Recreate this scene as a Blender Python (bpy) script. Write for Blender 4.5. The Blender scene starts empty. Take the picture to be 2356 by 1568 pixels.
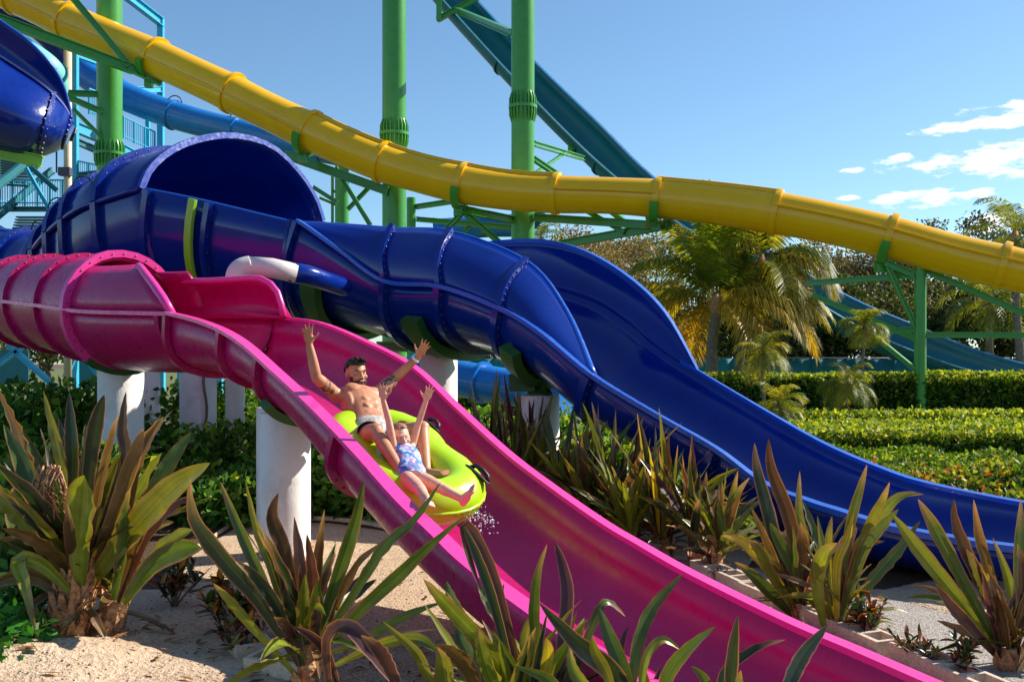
import bpy, math, random
import numpy as np
from mathutils import Vector, Matrix
S = bpy.context.scene
COL = S.collection
random.seed(7)
F = 2290.0; U0 = 1178.0; V0 = 835.0; EYE = 1.7
rad = math.radians

def P(u, v, D):
    """point seen at (u, v) of the survey picture, D metres ahead of the camera"""
    return Vector(((u-U0)/F*D, D, EYE+(V0-v)/F*D))

def PG(u, D, z=0.0):
    return Vector(((u-U0)/F*D, D, z))

# ------------------------------------------------------------------ objects
def tag(o, label=None, cat=None, group=None, kind=None):
    if label: o['label'] = label
    if cat: o['category'] = cat
    if group: o['group'] = group
    if kind: o['kind'] = kind
    return o

def thing(name, label, cat, loc=(0, 0, 0), group=None):
    o = bpy.data.objects.new(name, None); COL.objects.link(o)
    o.empty_display_size = 0.2
    o.location = loc
    return tag(o, label, cat, group)

def origin(o):
    v = Vector((0, 0, 0))
    while o is not None:
        v += Vector(o.location); o = o.parent
    return v

def copy_tree(o, parent=None):
    c = o.copy(); COL.objects.link(c)
    if parent is not None: c.parent = parent
    for ch in list(o.children): copy_tree(ch, c)
    return c

class MB:
    def __init__(s): s.v = []; s.f = []; s.c = []; s.m = []; s.mi = 0
    def add(s, vs, fs, col=None):
        n = len(s.v); s.v.extend([tuple(x) for x in vs])
        s.f.extend([tuple(i+n for i in f) for f in fs])
        s.m.extend([s.mi]*len(fs))
        s.c.extend([col or (1, 1, 1)]*len(vs) if not isinstance(col, list) else col)
    def grid(s, rows, cu=False, cv=False, col=None, cap=False):
        nr = len(rows); nc = len(rows[0]); vs = [p for r in rows for p in r]; fs = []
        for i in range(nr if cu else nr-1):
            for j in range(nc if cv else nc-1):
                a = i*nc+j; b = i*nc+(j+1) % nc; i2 = (i+1) % nr
                fs.append((a, b, i2*nc+(j+1) % nc, i2*nc+j))
        if cap and cv:
            fs.append(tuple(range(nc))[::-1]); fs.append(tuple((nr-1)*nc+j for j in range(nc)))
        s.add(vs, fs, col)
    def tube(s, path, r, n=10, cap=True, col=None, closed=False):
        path = [Vector(p) for p in path]; rows = []
        ref = None; N = len(path)
        for i, p in enumerate(path):
            if closed: t = path[(i+1) % N]-path[i-1]
            else: t = path[min(i+1, N-1)]-path[max(i-1, 0)]
            t.normalize()
            if ref is None:
                ref = Vector((0, 0, 1)) if abs(t.z) < .9 else Vector((1, 0, 0))
            a = (ref-t*ref.dot(t)).normalized(); b = t.cross(a); ref = a
            rr = r[i] if isinstance(r, (list, tuple)) else r
            rows.append([p+(a*math.cos(2*math.pi*k/n)+b*math.sin(2*math.pi*k/n))*rr for k in range(n)])
        s.grid(rows, cu=closed, cv=True, col=col, cap=cap and not closed)
    def beam(s, p0, p1, w, h, col=None):
        p0 = Vector(p0); p1 = Vector(p1); t = (p1-p0).normalized()
        up = Vector((0, 0, 1)) if abs(t.z) < .95 else Vector((0, 1, 0))
        a = t.cross(up).normalized()*w/2; b = t.cross(a).normalized()*h/2
        s.grid([[p+a+b, p-a+b, p-a-b, p+a-b] for p in (p0, p1)], cv=True, cap=True, col=col)
    def ibeam(s, p0, p1, w, h, t=.03):
        d = Vector(p1)-Vector(p0); tt = d.normalized()
        up = Vector((0, 0, 1)) if abs(tt.z) < .95 else Vector((0, 1, 0))
        a = tt.cross(up).normalized(); b = a.cross(tt).normalized()
        p0 = Vector(p0); p1 = Vector(p1)
        s.beam(p0, p1, t, h-2*t)
        s.beam(p0+b*(h/2-t/2), p1+b*(h/2-t/2), w, t); s.beam(p0-b*(h/2-t/2), p1-b*(h/2-t/2), w, t)
    def box(s, c, sz, rz=0, col=None):
        c = Vector(c); M = Matrix.Rotation(rz, 3, 'Z'); x, y, z = [k/2 for k in sz]
        vs = [c+M @ Vector(p) for p in ((-x, -y, -z), (x, -y, -z), (x, y, -z), (-x, y, -z), (-x, -y, z), (x, -y, z), (x, y, z), (-x, y, z))]
        s.add(vs, [(3, 2, 1, 0), (4, 5, 6, 7), (0, 1, 5, 4), (1, 2, 6, 5), (2, 3, 7, 6), (3, 0, 4, 7)], col)
    def ball(s, c, r, M=None, nu=12, nv=8, col=None):
        c = Vector(c); r = Vector((r, r, r)) if not hasattr(r, '__len__') else Vector(r)
        rows = []
        for i in range(nv+1):
            th = math.pi*i/nv
            row = []
            for j in range(nu):
                ph = 2*math.pi*j/nu
                q = Vector((r.x*math.sin(th)*math.cos(ph), r.y*math.sin(th)*math.sin(ph), r.z*math.cos(th)))
                if M is not None: q = M @ q
                row.append(c+q)
            rows.append(row)
        s.grid(rows, cv=True, col=col)
    def build(s, name, mat, parent=None, smooth=True, solid=None, col=False, angle=None, sub=0):
        org = origin(parent) if parent is not None else Vector((0, 0, 0))
        me = bpy.data.meshes.new(name)
        me.from_pydata([(x-org.x, y-org.y, z-org.z) for x, y, z in s.v], [], s.f)
        for m in (mat if isinstance(mat, (list, tuple)) else [mat]): me.materials.append(m)
        if isinstance(mat, (list, tuple)): me.polygons.foreach_set('material_index', s.m)
        if col:
            at = me.color_attributes.new('Col', 'FLOAT_COLOR', 'POINT')
            at.data.foreach_set('color', [k for c in s.c for k in (c[0], c[1], c[2], 1.0)])
        me.validate(); me.update()
        if smooth:
            me.polygons.foreach_set('use_smooth', [True]*len(me.polygons))
            if angle: me.set_sharp_from_angle(angle=rad(angle))
        o = bpy.data.objects.new(name, me); COL.objects.link(o)
        if parent is not None: o.parent = parent
        if sub:
            md = o.modifiers.new('sub', 'SUBSURF'); md.levels = sub; md.render_levels = sub
        if solid:
            md = o.modifiers.new('solid', 'SOLIDIFY'); md.thickness = solid; md.offset = 0
        return o

def quads_obj(name, verts, mat, cols=None, parent=None, quads=None):
    """fast mesh of loose quads: verts (N,4,3) numpy"""
    n = verts.shape[0]
    me = bpy.data.meshes.new(name)
    vv = verts.reshape(-1, 3).astype(np.float32)
    if parent is not None:
        vv = vv-np.array(origin(parent), dtype=np.float32)
    me.vertices.add(n*4); me.vertices.foreach_set('co', vv.ravel())
    me.loops.add(n*4); me.loops.foreach_set('vertex_index', np.arange(n*4, dtype=np.int32))
    me.polygons.add(n); me.polygons.foreach_set('loop_start', np.arange(0, n*4, 4, dtype=np.int32))
    me.polygons.foreach_set('loop_total', np.full(n, 4, dtype=np.int32))
    me.materials.append(mat)
    if cols is not None:
        at = me.color_attributes.new('Col', 'FLOAT_COLOR', 'POINT')
        c4 = np.ones((n, 4, 4), dtype=np.float32); c4[:, :, :3] = cols[:, None, :]
        at.data.foreach_set('color', c4.ravel())
    me.update(calc_edges=True)
    o = bpy.data.objects.new(name, me); COL.objects.link(o)
    if parent is not None: o.parent = parent
    return o

def catmull(pts, n):
    """Catmull-Rom through tuples; n samples per span"""
    out = []; N = len(pts)
    for i in range(N-1):
        p0 = pts[max(i-1, 0)]; p1 = pts[i]; p2 = pts[i+1]; p3 = pts[min(i+2, N-1)]
        for k in range(n):
            t = k/n
            out.append(tuple(.5*((2*b)+(-a+c)*t+(2*a-5*b+4*c-d)*t*t+(-a+3*b-3*c+d)*t**3) for a, b, c, d in zip(p0, p1, p2, p3)))
    out.append(tuple(pts[-1]))
    return out

# ------------------------------------------------------------------ materials
def lin(r, g, b):
    f = lambda c: (c/255/12.92) if c/255 <= .04045 else ((c/255+.055)/1.055)**2.4
    return (f(r), f(g), f(b), 1)

def newmat(name):
    m = bpy.data.materials.new(name); m.use_nodes = True
    nt = m.node_tree; b = nt.nodes['Principled BSDF']
    return m, nt, b

def N(nt, t, **kw):
    n = nt.nodes.new(t)
    for k, v in kw.items():
        if k in n.inputs: n.inputs[k].default_value = v
        else: setattr(n, k, v)
    return n

def mix_rgb(nt, fac, a, b, blend='MIX'):
    n = nt.nodes.new('ShaderNodeMix'); n.data_type = 'RGBA'; n.blend_type = blend
    for sock, val in ((n.inputs[0], fac), (n.inputs[6], a), (n.inputs[7], b)):
        if hasattr(val, 'is_linked') or hasattr(val, 'node'): nt.links.new(val, sock)
        else: sock.default_value = val
    return n.outputs[2]

def ramp(nt, src, stops):
    n = nt.nodes.new('ShaderNodeValToRGB'); e = n.color_ramp.elements
    while len(e) < len(stops): e.new(.5)
    for el, (p, c) in zip(e, stops): el.position = p; el.color = c if len(c) == 4 else (*c, 1)
    nt.links.new(src, n.inputs[0]); return n.outputs[0]

def noise(nt, scale, detail=4, rough=.55, vec=None):
    n = nt.nodes.new('ShaderNodeTexNoise'); n.inputs['Scale'].default_value = scale
    n.inputs['Detail'].default_value = detail; n.inputs['Roughness'].default_value = rough
    if vec is None:
        tc = nt.nodes.get('TC') or nt.nodes.new('ShaderNodeTexCoord'); tc.name = 'TC'; vec = tc.outputs['Object']
    nt.links.new(vec, n.inputs['Vector']); return n

def bump(nt, b, h, strength=.3, dist=.02):
    n = nt.nodes.new('ShaderNodeBump'); n.inputs['Strength'].default_value = strength
    n.inputs['Distance'].default_value = dist
    nt.links.new(h, n.inputs['Height']); nt.links.new(n.outputs[0], b.inputs['Normal'])

def fiberglass(name, rgb, rough=.22, stain=.25, spec=.5, coat=0.0):
    """moulded gel-coat with faint weathering: patchy gloss and slight colour wear"""
    m, nt, b = newmat(name)
    c = rgb
    n1 = noise(nt, 1.3, 6, .65); n2 = noise(nt, 14, 5, .6)
    dark = tuple(k*(1-stain) for k in c[:3])+(1,)
    lite = tuple(min(1, k*(1+stain*.5)+.004) for k in c[:3])+(1,)
    r = ramp(nt, n1.outputs[0], [(.3, dark), (.7, lite)])
    r2 = mix_rgb(nt, .08, r, ramp(nt, n2.outputs[0], [(.35, dark), (.65, lite)]))
    nt.links.new(r2, b.inputs['Base Color'])
    rr = ramp(nt, n2.outputs[0], [(.3, (rough*.7,)*3), (.75, (rough*1.5,)*3)])
    nt.links.new(rr, b.inputs['Roughness'])
    b.inputs['Specular IOR Level'].default_value = spec
    b.inputs['Coat Weight'].default_value = coat; b.inputs['Coat Roughness'].default_value = .08
    bump(nt, b, n1.outputs[0], .12, .03)
    return m

def paint(name, rgb, rough=.4, stain=.2, scale=3):
    m, nt, b = newmat(name)
    n1 = noise(nt, scale, 7, .65)
    dark = tuple(k*(1-stain) for k in rgb[:3])+(1,)
    nt.links.new(ramp(nt, n1.outputs[0], [(.3, dark), (.65, rgb)]), b.inputs['Base Color'])
    b.inputs['Roughness'].default_value = rough
    bump(nt, b, n1.outputs[0], .08, .01)
    return m

def leafmat(name, transl=.35, rough=.42, tint=(1.25, 1.15, .55), spec=.4, blotch=False):
    """leaf tissue: colour from the mesh, light passes through it"""
    m, nt, b = newmat(name)
    a = N(nt, 'ShaderNodeAttribute', attribute_name='Col')
    nz = noise(nt, 9, 3)
    c = mix_rgb(nt, 1.0, a.outputs['Color'], ramp(nt, nz.outputs[0], [(.3, (.75, .75, .75)), (.7, (1.15, 1.15, 1.15))]), 'MULTIPLY')
    if blotch:      # brown sun-scorch spots and dry patches
        nb = noise(nt, 22, 5, .7); nb2 = noise(nt, 5, 4, .6)
        f = ramp(nt, nb.outputs[0], [(.62, (0, 0, 0)), (.72, (.55, .55, .55))]); f2 = ramp(nt, nb2.outputs[0], [(.42, (0, 0, 0)), (.66, (1, 1, 1))])
        c = mix_rgb(nt, mix_rgb(nt, 1.0, f, f2, 'MULTIPLY'), c, lin(104, 66, 38))
        bump(nt, b, nb.outputs[0], .25, .006)
    nt.links.new(c, b.inputs['Base Color']); b.inputs['Roughness'].default_value = rough
    b.inputs['Specular IOR Level'].default_value = spec
    tr = N(nt, 'ShaderNodeBsdfTranslucent')
    tc = mix_rgb(nt, 1.0, c, (*tint, 1), 'MULTIPLY'); nt.links.new(tc, tr.inputs['Color'])
    mx = N(nt, 'ShaderNodeMixShader'); mx.inputs[0].default_value = transl
    nt.links.new(b.outputs[0], mx.inputs[1]); nt.links.new(tr.outputs[0], mx.inputs[2])
    nt.links.new(mx.outputs[0], nt.nodes['Material Output'].inputs['Surface'])
    return m

M = {}
M['pink'] = fiberglass('pink_gelcoat', lin(184, 8, 98), .3, .16, .4)
M['pink_rim'] = fiberglass('sunlit_pink_rim', lin(236, 58, 152), .3, .08)  # paler copy of the pink, with sunlight on the rims coloured in
M['blue'] = fiberglass('blue_gelcoat', lin(0, 38, 130), .16, .2)
M['blue_rim'] = fiberglass('blue_rim_gelcoat', lin(12, 82, 184), .3, .1)
M['yellow'] = fiberglass('yellow_gelcoat', lin(255, 188, 0), .2, .08)
M['sky_blue'] = fiberglass('light_blue_gelcoat', lin(28, 122, 205), .25, .15)
M['teal'] = fiberglass('teal_gelcoat', lin(0, 104, 116), .35, .15)
M['teal_rim'] = fiberglass('teal_rim_gelcoat', lin(8, 112, 160), .3, .1)
M['mint'] = fiberglass('mint_gelcoat', lin(130, 214, 205), .3, .1)
M['green'] = paint('green_steel_paint', lin(72, 156, 62), .3, .15)
M['lime_steel'] = paint('lime_steel_paint', lin(140, 196, 40), .4, .15)
M['cyan'] = paint('cyan_steel_paint', lin(56, 176, 212), .4, .15)
M['deep_teal'] = paint('deep_teal_paint', lin(16, 112, 122), .5, .2)
M['beige'] = paint('beige_paint', lin(214, 196, 168), .5, .2)
M['bolt'] = paint('galvanised_bolt', lin(74, 66, 84), .45, .1)
M['pvc'] = paint('white_pvc', lin(214, 205, 200), .35, .2, 5)
M['lime'] = fiberglass('lime_vinyl', lin(176, 222, 14), .28, .08)
M['black_rubber'] = paint('black_rubber', lin(22, 22, 24), .5, .2)

def pier_mat():
    m, nt, b = newmat('white_stucco_pier')
    n1 = noise(nt, 2.2, 8, .7); n2 = noise(nt, 60, 3)
    c = ramp(nt, n1.outputs[0], [(.25, lin(206, 198, 190)), (.5, lin(238, 234, 230))])
    nt.links.new(c, b.inputs['Base Color']); b.inputs['Roughness'].default_value = .85
    bump(nt, b, n2.outputs[0], .25, .01); return m
M['pier'] = pier_mat()

def mottled(name, stops, scale=4, rough=.9, bs=.5, bd=.02, fine=60, fine_mix=.4, fine_stops=None):
    m, nt, b = newmat(name)
    n1 = noise(nt, scale, 8, .65); n2 = noise(nt, fine, 3, .6)
    c = ramp(nt, n1.outputs[0], stops)
    c = mix_rgb(nt, fine_mix, c, ramp(nt, n2.outputs[0], fine_stops or [(.35, tuple(k*.4 for k in stops[0][1][:3])), (.6, stops[-1][1])]))
    nt.links.new(c, b.inputs['Base Color']); b.inputs['Roughness'].default_value = rough
    bump(nt, b, n2.outputs[0], bs, bd); return m
M['sand'] = mottled('pale_sand', [(.3, lin(176, 148, 118)), (.65, lin(216, 188, 158))], 1.6, .95, .9, .03, 34, .35)
M['gravel'] = mottled('fine_gravel', [(.3, lin(176, 146, 112)), (.7, lin(226, 196, 160))], 3, .95, 1.0, .02, 75, .6,
                      [(.36, lin(84, 62, 48)), (.5, lin(206, 176, 140)), (.66, lin(240, 220, 190))])
M['shade_grey_gravel'] = mottled('shade_grey_gravel', [(.3, lin(140, 130, 122)), (.7, lin(188, 176, 164))], 3, .95, 1.0, .02, 75, .6,
                           [(.36, lin(70, 64, 60)), (.5, lin(170, 160, 150)), (.66, lin(214, 206, 198))])  # greyed gravel, the shade beside the blue slide put into its colour
M['soil'] = mottled('dark_mulch', [(.3, lin(62, 46, 32)), (.7, lin(112, 86, 62))], 3, .95, 1.0, .05, 40, .5)
M['lawn'] = mottled('far_ground', [(.3, lin(64, 78, 34)), (.7, lin(112, 116, 58))], .8, .95, .6, .05, 12, .4)
M['block'] = mottled('concrete_block', [(.3, lin(186, 164, 140)), (.7, lin(222, 204, 182))], 6, .9, .6, .01, 60, .3)
M['bark'] = mottled('grey_bark', [(.3, lin(92, 78, 64)), (.7, lin(160, 144, 124))], 6, .9, 1.0, .03, 25, .4)
M['husk'] = mottled('leaf_base_husk', [(.3, lin(128, 66, 40)), (.5, lin(196, 128, 82)), (.7, lin(228, 190, 140))], 9, .8, 1.0, .03, 30, .4)
M['leaf'] = leafmat('strap_leaf', .26, .34, (1.5, 1.25, .45), .55, True)
M['shrub_leaf'] = leafmat('shrub_leaf', .38, .5, (1.5, 1.3, .4), .25)
M['frond'] = leafmat('palm_frond', .45, .45, (1.5, 1.2, .35), .4)
M['tree_leaf'] = leafmat('tree_leaf', .3, .55, (1.3, 1.1, .5), .2)
M['core'] = mottled('hedge_shade', [(.3, lin(14, 22, 8)), (.7, lin(34, 46, 16))], 4, 1, .5, .05, 20, .4)  # near-black green: the shade inside the hedges put into a core's colour

# ------------------------------------------------------------------ camera, light, sky
cam = bpy.data.cameras.new('camera'); co = bpy.data.objects.new('camera', cam); COL.objects.link(co)
co.location = (0, 0, EYE); co.rotation_euler = (rad(90), 0, 0)
cam.sensor_width = 36; cam.lens = F/2356*36; cam.shift_y = (V0-784)/2356; cam.clip_start = .1; cam.clip_end = 3000
cam.dof.use_dof = False
S.camera = co
SUN_EL, SUN_AZ = rad(37), rad(67)        # azimuth from straight ahead towards the right
sdir = Vector((math.sin(SUN_AZ)*math.cos(SUN_EL), math.cos(SUN_AZ)*math.cos(SUN_EL), math.sin(SUN_EL)))
ld = bpy.data.lights.new('sun', 'SUN'); ld.energy = 4.8; ld.angle = rad(.5); ld.color = (1, .93, .82)
lo = bpy.data.objects.new('sun', ld); COL.objects.link(lo); lo.rotation_euler = sdir.to_track_quat('Z', 'Y').to_euler()
lo.location = (30, 10, 40)

W = bpy.data.worlds.new('World'); S.world = W; W.use_nodes = True
wt = W.node_tree; bg = wt.nodes['Background']
sky = wt.nodes.new('ShaderNodeTexSky'); sky.sky_type = 'NISHITA'; sky.sun_disc = False
sky.sun_elevation = SUN_EL; sky.sun_rotation = SUN_AZ
sky.air_density = .95; sky.dust_density = .3; sky.ozone_density = 2.2; sky.altitude = 0
bg.inputs['Strength'].default_value = .112
tc = wt.nodes.new('ShaderNodeTexCoord'); sep = wt.nodes.new('ShaderNodeSeparateXYZ'); wt.links.new(tc.outputs['Generated'], sep.inputs[0])
def mth(op, a, b=None, c=None):
    n = wt.nodes.new('ShaderNodeMath'); n.operation = op
    for i, x in enumerate((a, b, c)):
        if x is None: continue
        if isinstance(x, (int, float)): n.inputs[i].default_value = x
        else: wt.links.new(x, n.inputs[i])
    return n.outputs[0]
az = mth('ARCTAN2', sep.outputs[0], sep.outputs[1]); el = mth('ARCSINE', sep.outputs[2])
# a few fair-weather clouds low over the trees on the right: soft ellipses broken up by noise
CL = [(2315, 268, 130, 36), (2210, 288, 100, 20), (2250, 372, 230, 36), (2330, 352, 130, 36), (2110, 455, 125, 28), (2225, 448, 80, 15),
      (1965, 392, 34, 10), (2150, 302, 80, 14), (1955, 455, 36, 8), (2340, 402, 80, 18), (2060, 365, 60, 16), (2290, 512, 110, 36)]
dens = None
for (u, v, ru, rv) in CL:
    a0 = math.atan2(u-U0, F); e0 = math.atan2(V0-v, math.hypot(F, u-U0)); k = math.cos(a0)
    dx = mth('MULTIPLY', mth('SUBTRACT', az, a0), F/ru*1.15); dy = mth('MULTIPLY', mth('SUBTRACT', el, e0), F/rv/k*1.0)
    dx = mth('ADD', dx, mth('MULTIPLY', dy, -.0)); q = mth('ADD', mth('MULTIPLY', dx, dx), mth('MULTIPLY', dy, dy))
    w = mth('MAXIMUM', mth('SUBTRACT', 1.0, q), -0.6)
    dens = w if dens is None else mth('MAXIMUM', dens, w)
cmb = wt.nodes.new('ShaderNodeCombineXYZ'); wt.links.new(mth('MULTIPLY', az, 26), cmb.inputs[0]); wt.links.new(mth('MULTIPLY', el, 85), cmb.inputs[1])
nz = wt.nodes.new('ShaderNodeTexNoise'); nz.inputs['Scale'].default_value = 1.25; nz.inputs['Detail'].default_value = 9; nz.inputs['Roughness'].default_value = .62
wt.links.new(cmb.outputs[0], nz.inputs['Vector'])
cl = mth('ADD', dens, mth('MULTIPLY', mth('SUBTRACT', nz.outputs[0], .6), 4.2))
mr = wt.nodes.new('ShaderNodeMapRange'); mr.inputs[1].default_value = -.15; mr.inputs[2].default_value = .85; mr.interpolation_type = 'SMOOTHSTEP'
wt.links.new(cl, mr.inputs[0])
mx = wt.nodes.new('ShaderNodeMix'); mx.data_type = 'RGBA'
wt.links.new(mth('MULTIPLY', mr.outputs[0], .92), mx.inputs[0]); tint = wt.nodes.new('ShaderNodeMix'); tint.data_type = 'RGBA'; tint.blend_type = 'MULTIPLY'; tint.inputs[0].default_value = 1; tint.inputs[7].default_value = (.68, .83, .88, 1)
wt.links.new(sky.outputs[0], tint.inputs[6]); wt.links.new(tint.outputs[2], mx.inputs[6]); mx.inputs[7].default_value = (8.2, 8.1, 8.2, 1)
wt.links.new(mx.outputs[2], bg.inputs['Color'])
S.view_settings.view_transform = 'Standard'; S.view_settings.look = 'None'; S.view_settings.exposure = .72; S.view_settings.gamma = 1
S.view_settings.use_curve_mapping = False
S.cycles.use_denoising = True; S.cycles.max_bounces = 8; S.cycles.transparent_max_bounces = 8
S.cycles.sample_clamp_indirect = 6
# ================================================================== water slides
def axis_frames(rings):
    cs = [sum((Vector(p) for p in r), Vector())/len(r) for r in rings]
    return [(cs[min(i+1, len(cs)-1)]-cs[max(i-1, 0)]).normalized() for i in range(len(cs))]

def section(Np, Fp, t, sag, n=20, pw=.8):
    """half-pipe cross-section from the near rim down and up to the far rim"""
    C = (Np+Fp)/2; a = (Fp-Np)/2
    d = a.cross(t).normalized()
    if d.z > 0: d = -d
    out = []
    for k in range(n+1):
        th = math.pi*k/n
        out.append(C-a*math.cos(th)+d*sag*(math.sin(th)**pw))
    return out

def trough_rings(st, sub=6, n=20, pw=.8, kn=1, kf=1):
    """st: tuples (near u,v,D, far u,v,D, sag) -> near points, far points, rings"""
    q = [(*P(s[0], s[1], s[2]*kn), *P(s[3], s[4], s[5]*kf), s[6]) for s in st]
    q = catmull(q, sub)
    Ns = [Vector(x[0:3]) for x in q]; Fs = [Vector(x[3:6]) for x in q]; sg = [x[6] for x in q]
    mid = [(a+b)/2 for a, b in zip(Ns, Fs)]
    T = [(mid[min(i+1, len(mid)-1)]-mid[max(i-1, 0)]).normalized() for i in range(len(mid))]
    return Ns, Fs, T, [section(a, b, t, s, n, pw) for a, b, t, s in zip(Ns, Fs, T, sg)]

def rim_sweep(pts, out, w, th, inner=0.0):
    """flat lip along pts: out = outward vectors, w = width, th = thickness"""
    rows = []
    for p, o in zip(pts, out):
        up = Vector((0, 0, 1))
        rows.append([p-o*inner+up*th*.5, p+o*w+up*th*.5, p+o*w-up*th*.5, p-o*inner-up*th*.5])
    m = MB(); m.grid(rows, cv=True, cap=True); return m

def flange(ring, t, h=.07, w=.05, bolts=18, r=.01, lo=0, hi=None, off=0.02):
    """bolted joint rib standing proud of the outside of a ring of points"""
    hi = len(ring)-1 if hi is None else hi
    C = sum(ring, Vector())/len(ring)
    rows = []; nb = MB()
    for k in range(lo, hi+1):
        p = ring[k]; a = ring[min(k+1, hi)]-ring[max(k-1, lo)]
        o = a.cross(t).normalized()
        if o.dot(p-C) < 0: o = -o
        rows.append([p+o*off-t*w/2, p+o*(off+h)-t*w/2, p+o*(off+h)+t*w/2, p+o*off+t*w/2])
    m = MB(); m.grid(rows, cv=True, cap=True); nb = m; nb.mi = 1
    L = len(rows)
    for i in range(bolts):
        x = (i+.5)/bolts*(L-1); k = int(x); f = x-k
        for a, b, s in ((0, 1, -1), (3, 2, 1)):
            q = ((rows[k][a]+rows[k][b])*(1-f)+(rows[min(k+1, L-1)][a]+rows[min(k+1, L-1)][b])*f)/2
            nb.ball(q+t*s*.004, r, nu=6, nv=4)
    return m, nb

# ---------------------------------------------------------------- pink open slide
pink = thing('water_slide', 'pink water slide with open flume carrying two riders on a lime raft', 'water slide', P(655, 950, 8.7))
pst = [(395, 722, 9.75, 629, 731, 10.55, .56), (480, 745, 9.15, 732, 745, 9.9, .5), (560, 785, 8.55, 842, 790, 9.15, .46), (655, 867, 7.8, 950, 848, 8.46, .44),
       (743, 949, 7.15, 1055, 946, 7.75, .46), (835, 1044, 6.55, 1168, 1049, 7.2, .46), (930, 1149, 6.05, 1277, 1132, 6.7, .45), (1016, 1230, 5.63, 1385, 1208, 6.22, .44),
       (1079, 1290, 5.3, 1465, 1256, 5.88, .42), (1169, 1359, 4.92, 1580, 1322, 5.47, .4), (1346, 1482, 4.25, 1800, 1432, 4.8, .38), (1469, 1551, 3.87, 1957, 1500, 4.41, .36),
       (1640, 1640, 3.5, 2120, 1572, 4.02, .3), (1850, 1740, 3.1, 2320, 1660, 3.6, .3)]
pN, pF, pT, pR = trough_rings(pst, 6, 22, .52, .988, 1.022)
m = MB(); m.grid(pR); m.build('flume', M['pink'], pink, solid=.035)
def outv(Ns, Fs): return [Vector(((a-b).x, (a-b).y, 0)).normalized() for a, b in zip(Ns, Fs)]
oN = outv(pN, pF)
def film_mat():
    m, nt, b = newmat('running_water'); b.inputs['Base Color'].default_value = (1, .93, .97, 1); b.inputs['Transmission Weight'].default_value = 1; b.inputs['IOR'].default_value = 1.33; b.inputs['Roughness'].default_value = .04
    n1 = noise(nt, 7, 5, .6); n2 = noise(nt, 30, 3, .5)
    bump(nt, b, mix_rgb(nt, .35, n1.outputs[0], n2.outputs[0]), .55, .03); return m
rows = []
for i_, r_ in enumerate(pR[2:]):
    rows.append([r_[k].lerp((pN[i_+2]+pF[i_+2])/2, .02+.012*math.sin(k*2.1+i_*.9)) for k in range(6, 17)])
m = MB(); m.grid(rows); tag(m.build('water', film_mat(), None), 'thin sheet of water running down the pink flume', None, None, 'structure')
wn = [.1]*len(pN)
rim_sweep([p+Vector((0, 0, .006)) for p in pN], oN, .085, .032, .02).build('rim', M['pink_rim'], pink, angle=30)
rim_sweep([p+Vector((0, 0, .006)) for p in pF], [-o for o in oN], .06, .032, .02).build('rim', M['pink_rim'], pink, angle=30)
for k in (0, 9, 15, 27):
    fl, bo = flange(pR[k], pT[k], .06, .07, 16)
    fl.build('joint_flange', [M['pink'], M['bolt']], pink, angle=30)
# tall splash panel closing the far side where the tube ends
rows = []
for i, (u, vt, D) in enumerate([(392, 644, 11.7), (430, 646, 11.4), (480, 646, 11.12), (530, 643, 10.95), (575, 640, 10.78), (600, 641, 10.68), (622, 652, 10.6), (638, 672, 10.56), (647, 700, 10.54), (652, 727, 10.53)]):
    a = P(u, vt, D); fr = i/9
    b = P(392+260*fr, 736-6*fr, 11.7-1.17*fr)
    rows.append([b.lerp(a, k/6)+Vector((.06, .1, 0))*math.sin(math.pi*k/6) for k in range(7)])
m = MB(); m.grid(rows); m.build('splash_panel', M['pink'], pink, solid=.035)
m = MB(); m.tube([r[-1] for r in rows], .035, 8); m.build('panel_edge', M['pink_rim'], pink)
# tube part upstream
def ring_full(C, a, up, down, n=28):
    return [C-a*math.cos(2*math.pi*k/n)+(up if k <= n//2 else down)*math.sin(2*math.pi*k/n)*(1 if k <= n//2 else -1) for k in range(n)]
tube_st = []   # centre, half width vector
mN, mF = pN[0], pF[0]
Cm = (mN+mF)/2; am = (mF-mN)/2
cs = [(Cm, am, .66, .56)]
for (u, v, D, r) in [(300, 722, 11.1, .62), (215, 712, 11.7, .6), (130, 702, 12.4, .58), (60, 696, 13.1, .57), (0, 692, 13.8, .56), (-120, 688, 15.2, .56), (-260, 690, 16.8, .56)]:
    cs.append((P(u+30, v, D), Vector((.66, .75, 0)).normalized()*r, r, r))
cq = catmull([(*c, *a, u_, d_) for c, a, u_, d_ in cs], 6)
rings = []
for x in cq:
    rings.append(ring_full(Vector(x[0:3]), Vector(x[3:6]), Vector((0, 0, x[6])), Vector((0, 0, -x[7]))))
TI = axis_frames(rings)
# rings index 0 = mouth ... hood piece spans 0..10
m = MB()
lower = [[r[k] for k in [0]+list(range(27, 13, -1))] for r in rings[:12]]
m.grid(lower); hs = lambda k, j: (lambda x: rings[int(x)][k].lerp(rings[int(x)+1][k], x-int(x)))(k*.95*(1-j/9)+j)
m.grid([[hs(k, j) for k in range(0, 5)] for j in range(10)]); m.grid([[r[k] for k in range(10, 15)] for r in rings[5:10]])
m.build('hood', M['pink'], pink, solid=.04)
m = MB(); m.grid(rings[9:], cv=True); m.build('tube', M['pink'], pink, solid=.04)
for k in (1, 9, 15, 21, 27, 33):
    rr = rings[k]; seg = rr if k > 1 else rr[14:]+rr[:1]
    seg = (rr+rr[:1]) if k > 1 else [rr[j] for j in range(14, 28)]+[rr[0]]
    fl, bo = flange(seg, TI[k], .08 if k == 9 else .05, .09 if k == 9 else .07, 30 if k > 1 else 14, .0095)
    fl.build('joint_flange', [M['pink'] if k != 9 else M['pink_rim'], M['bolt']], pink, angle=30)
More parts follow.
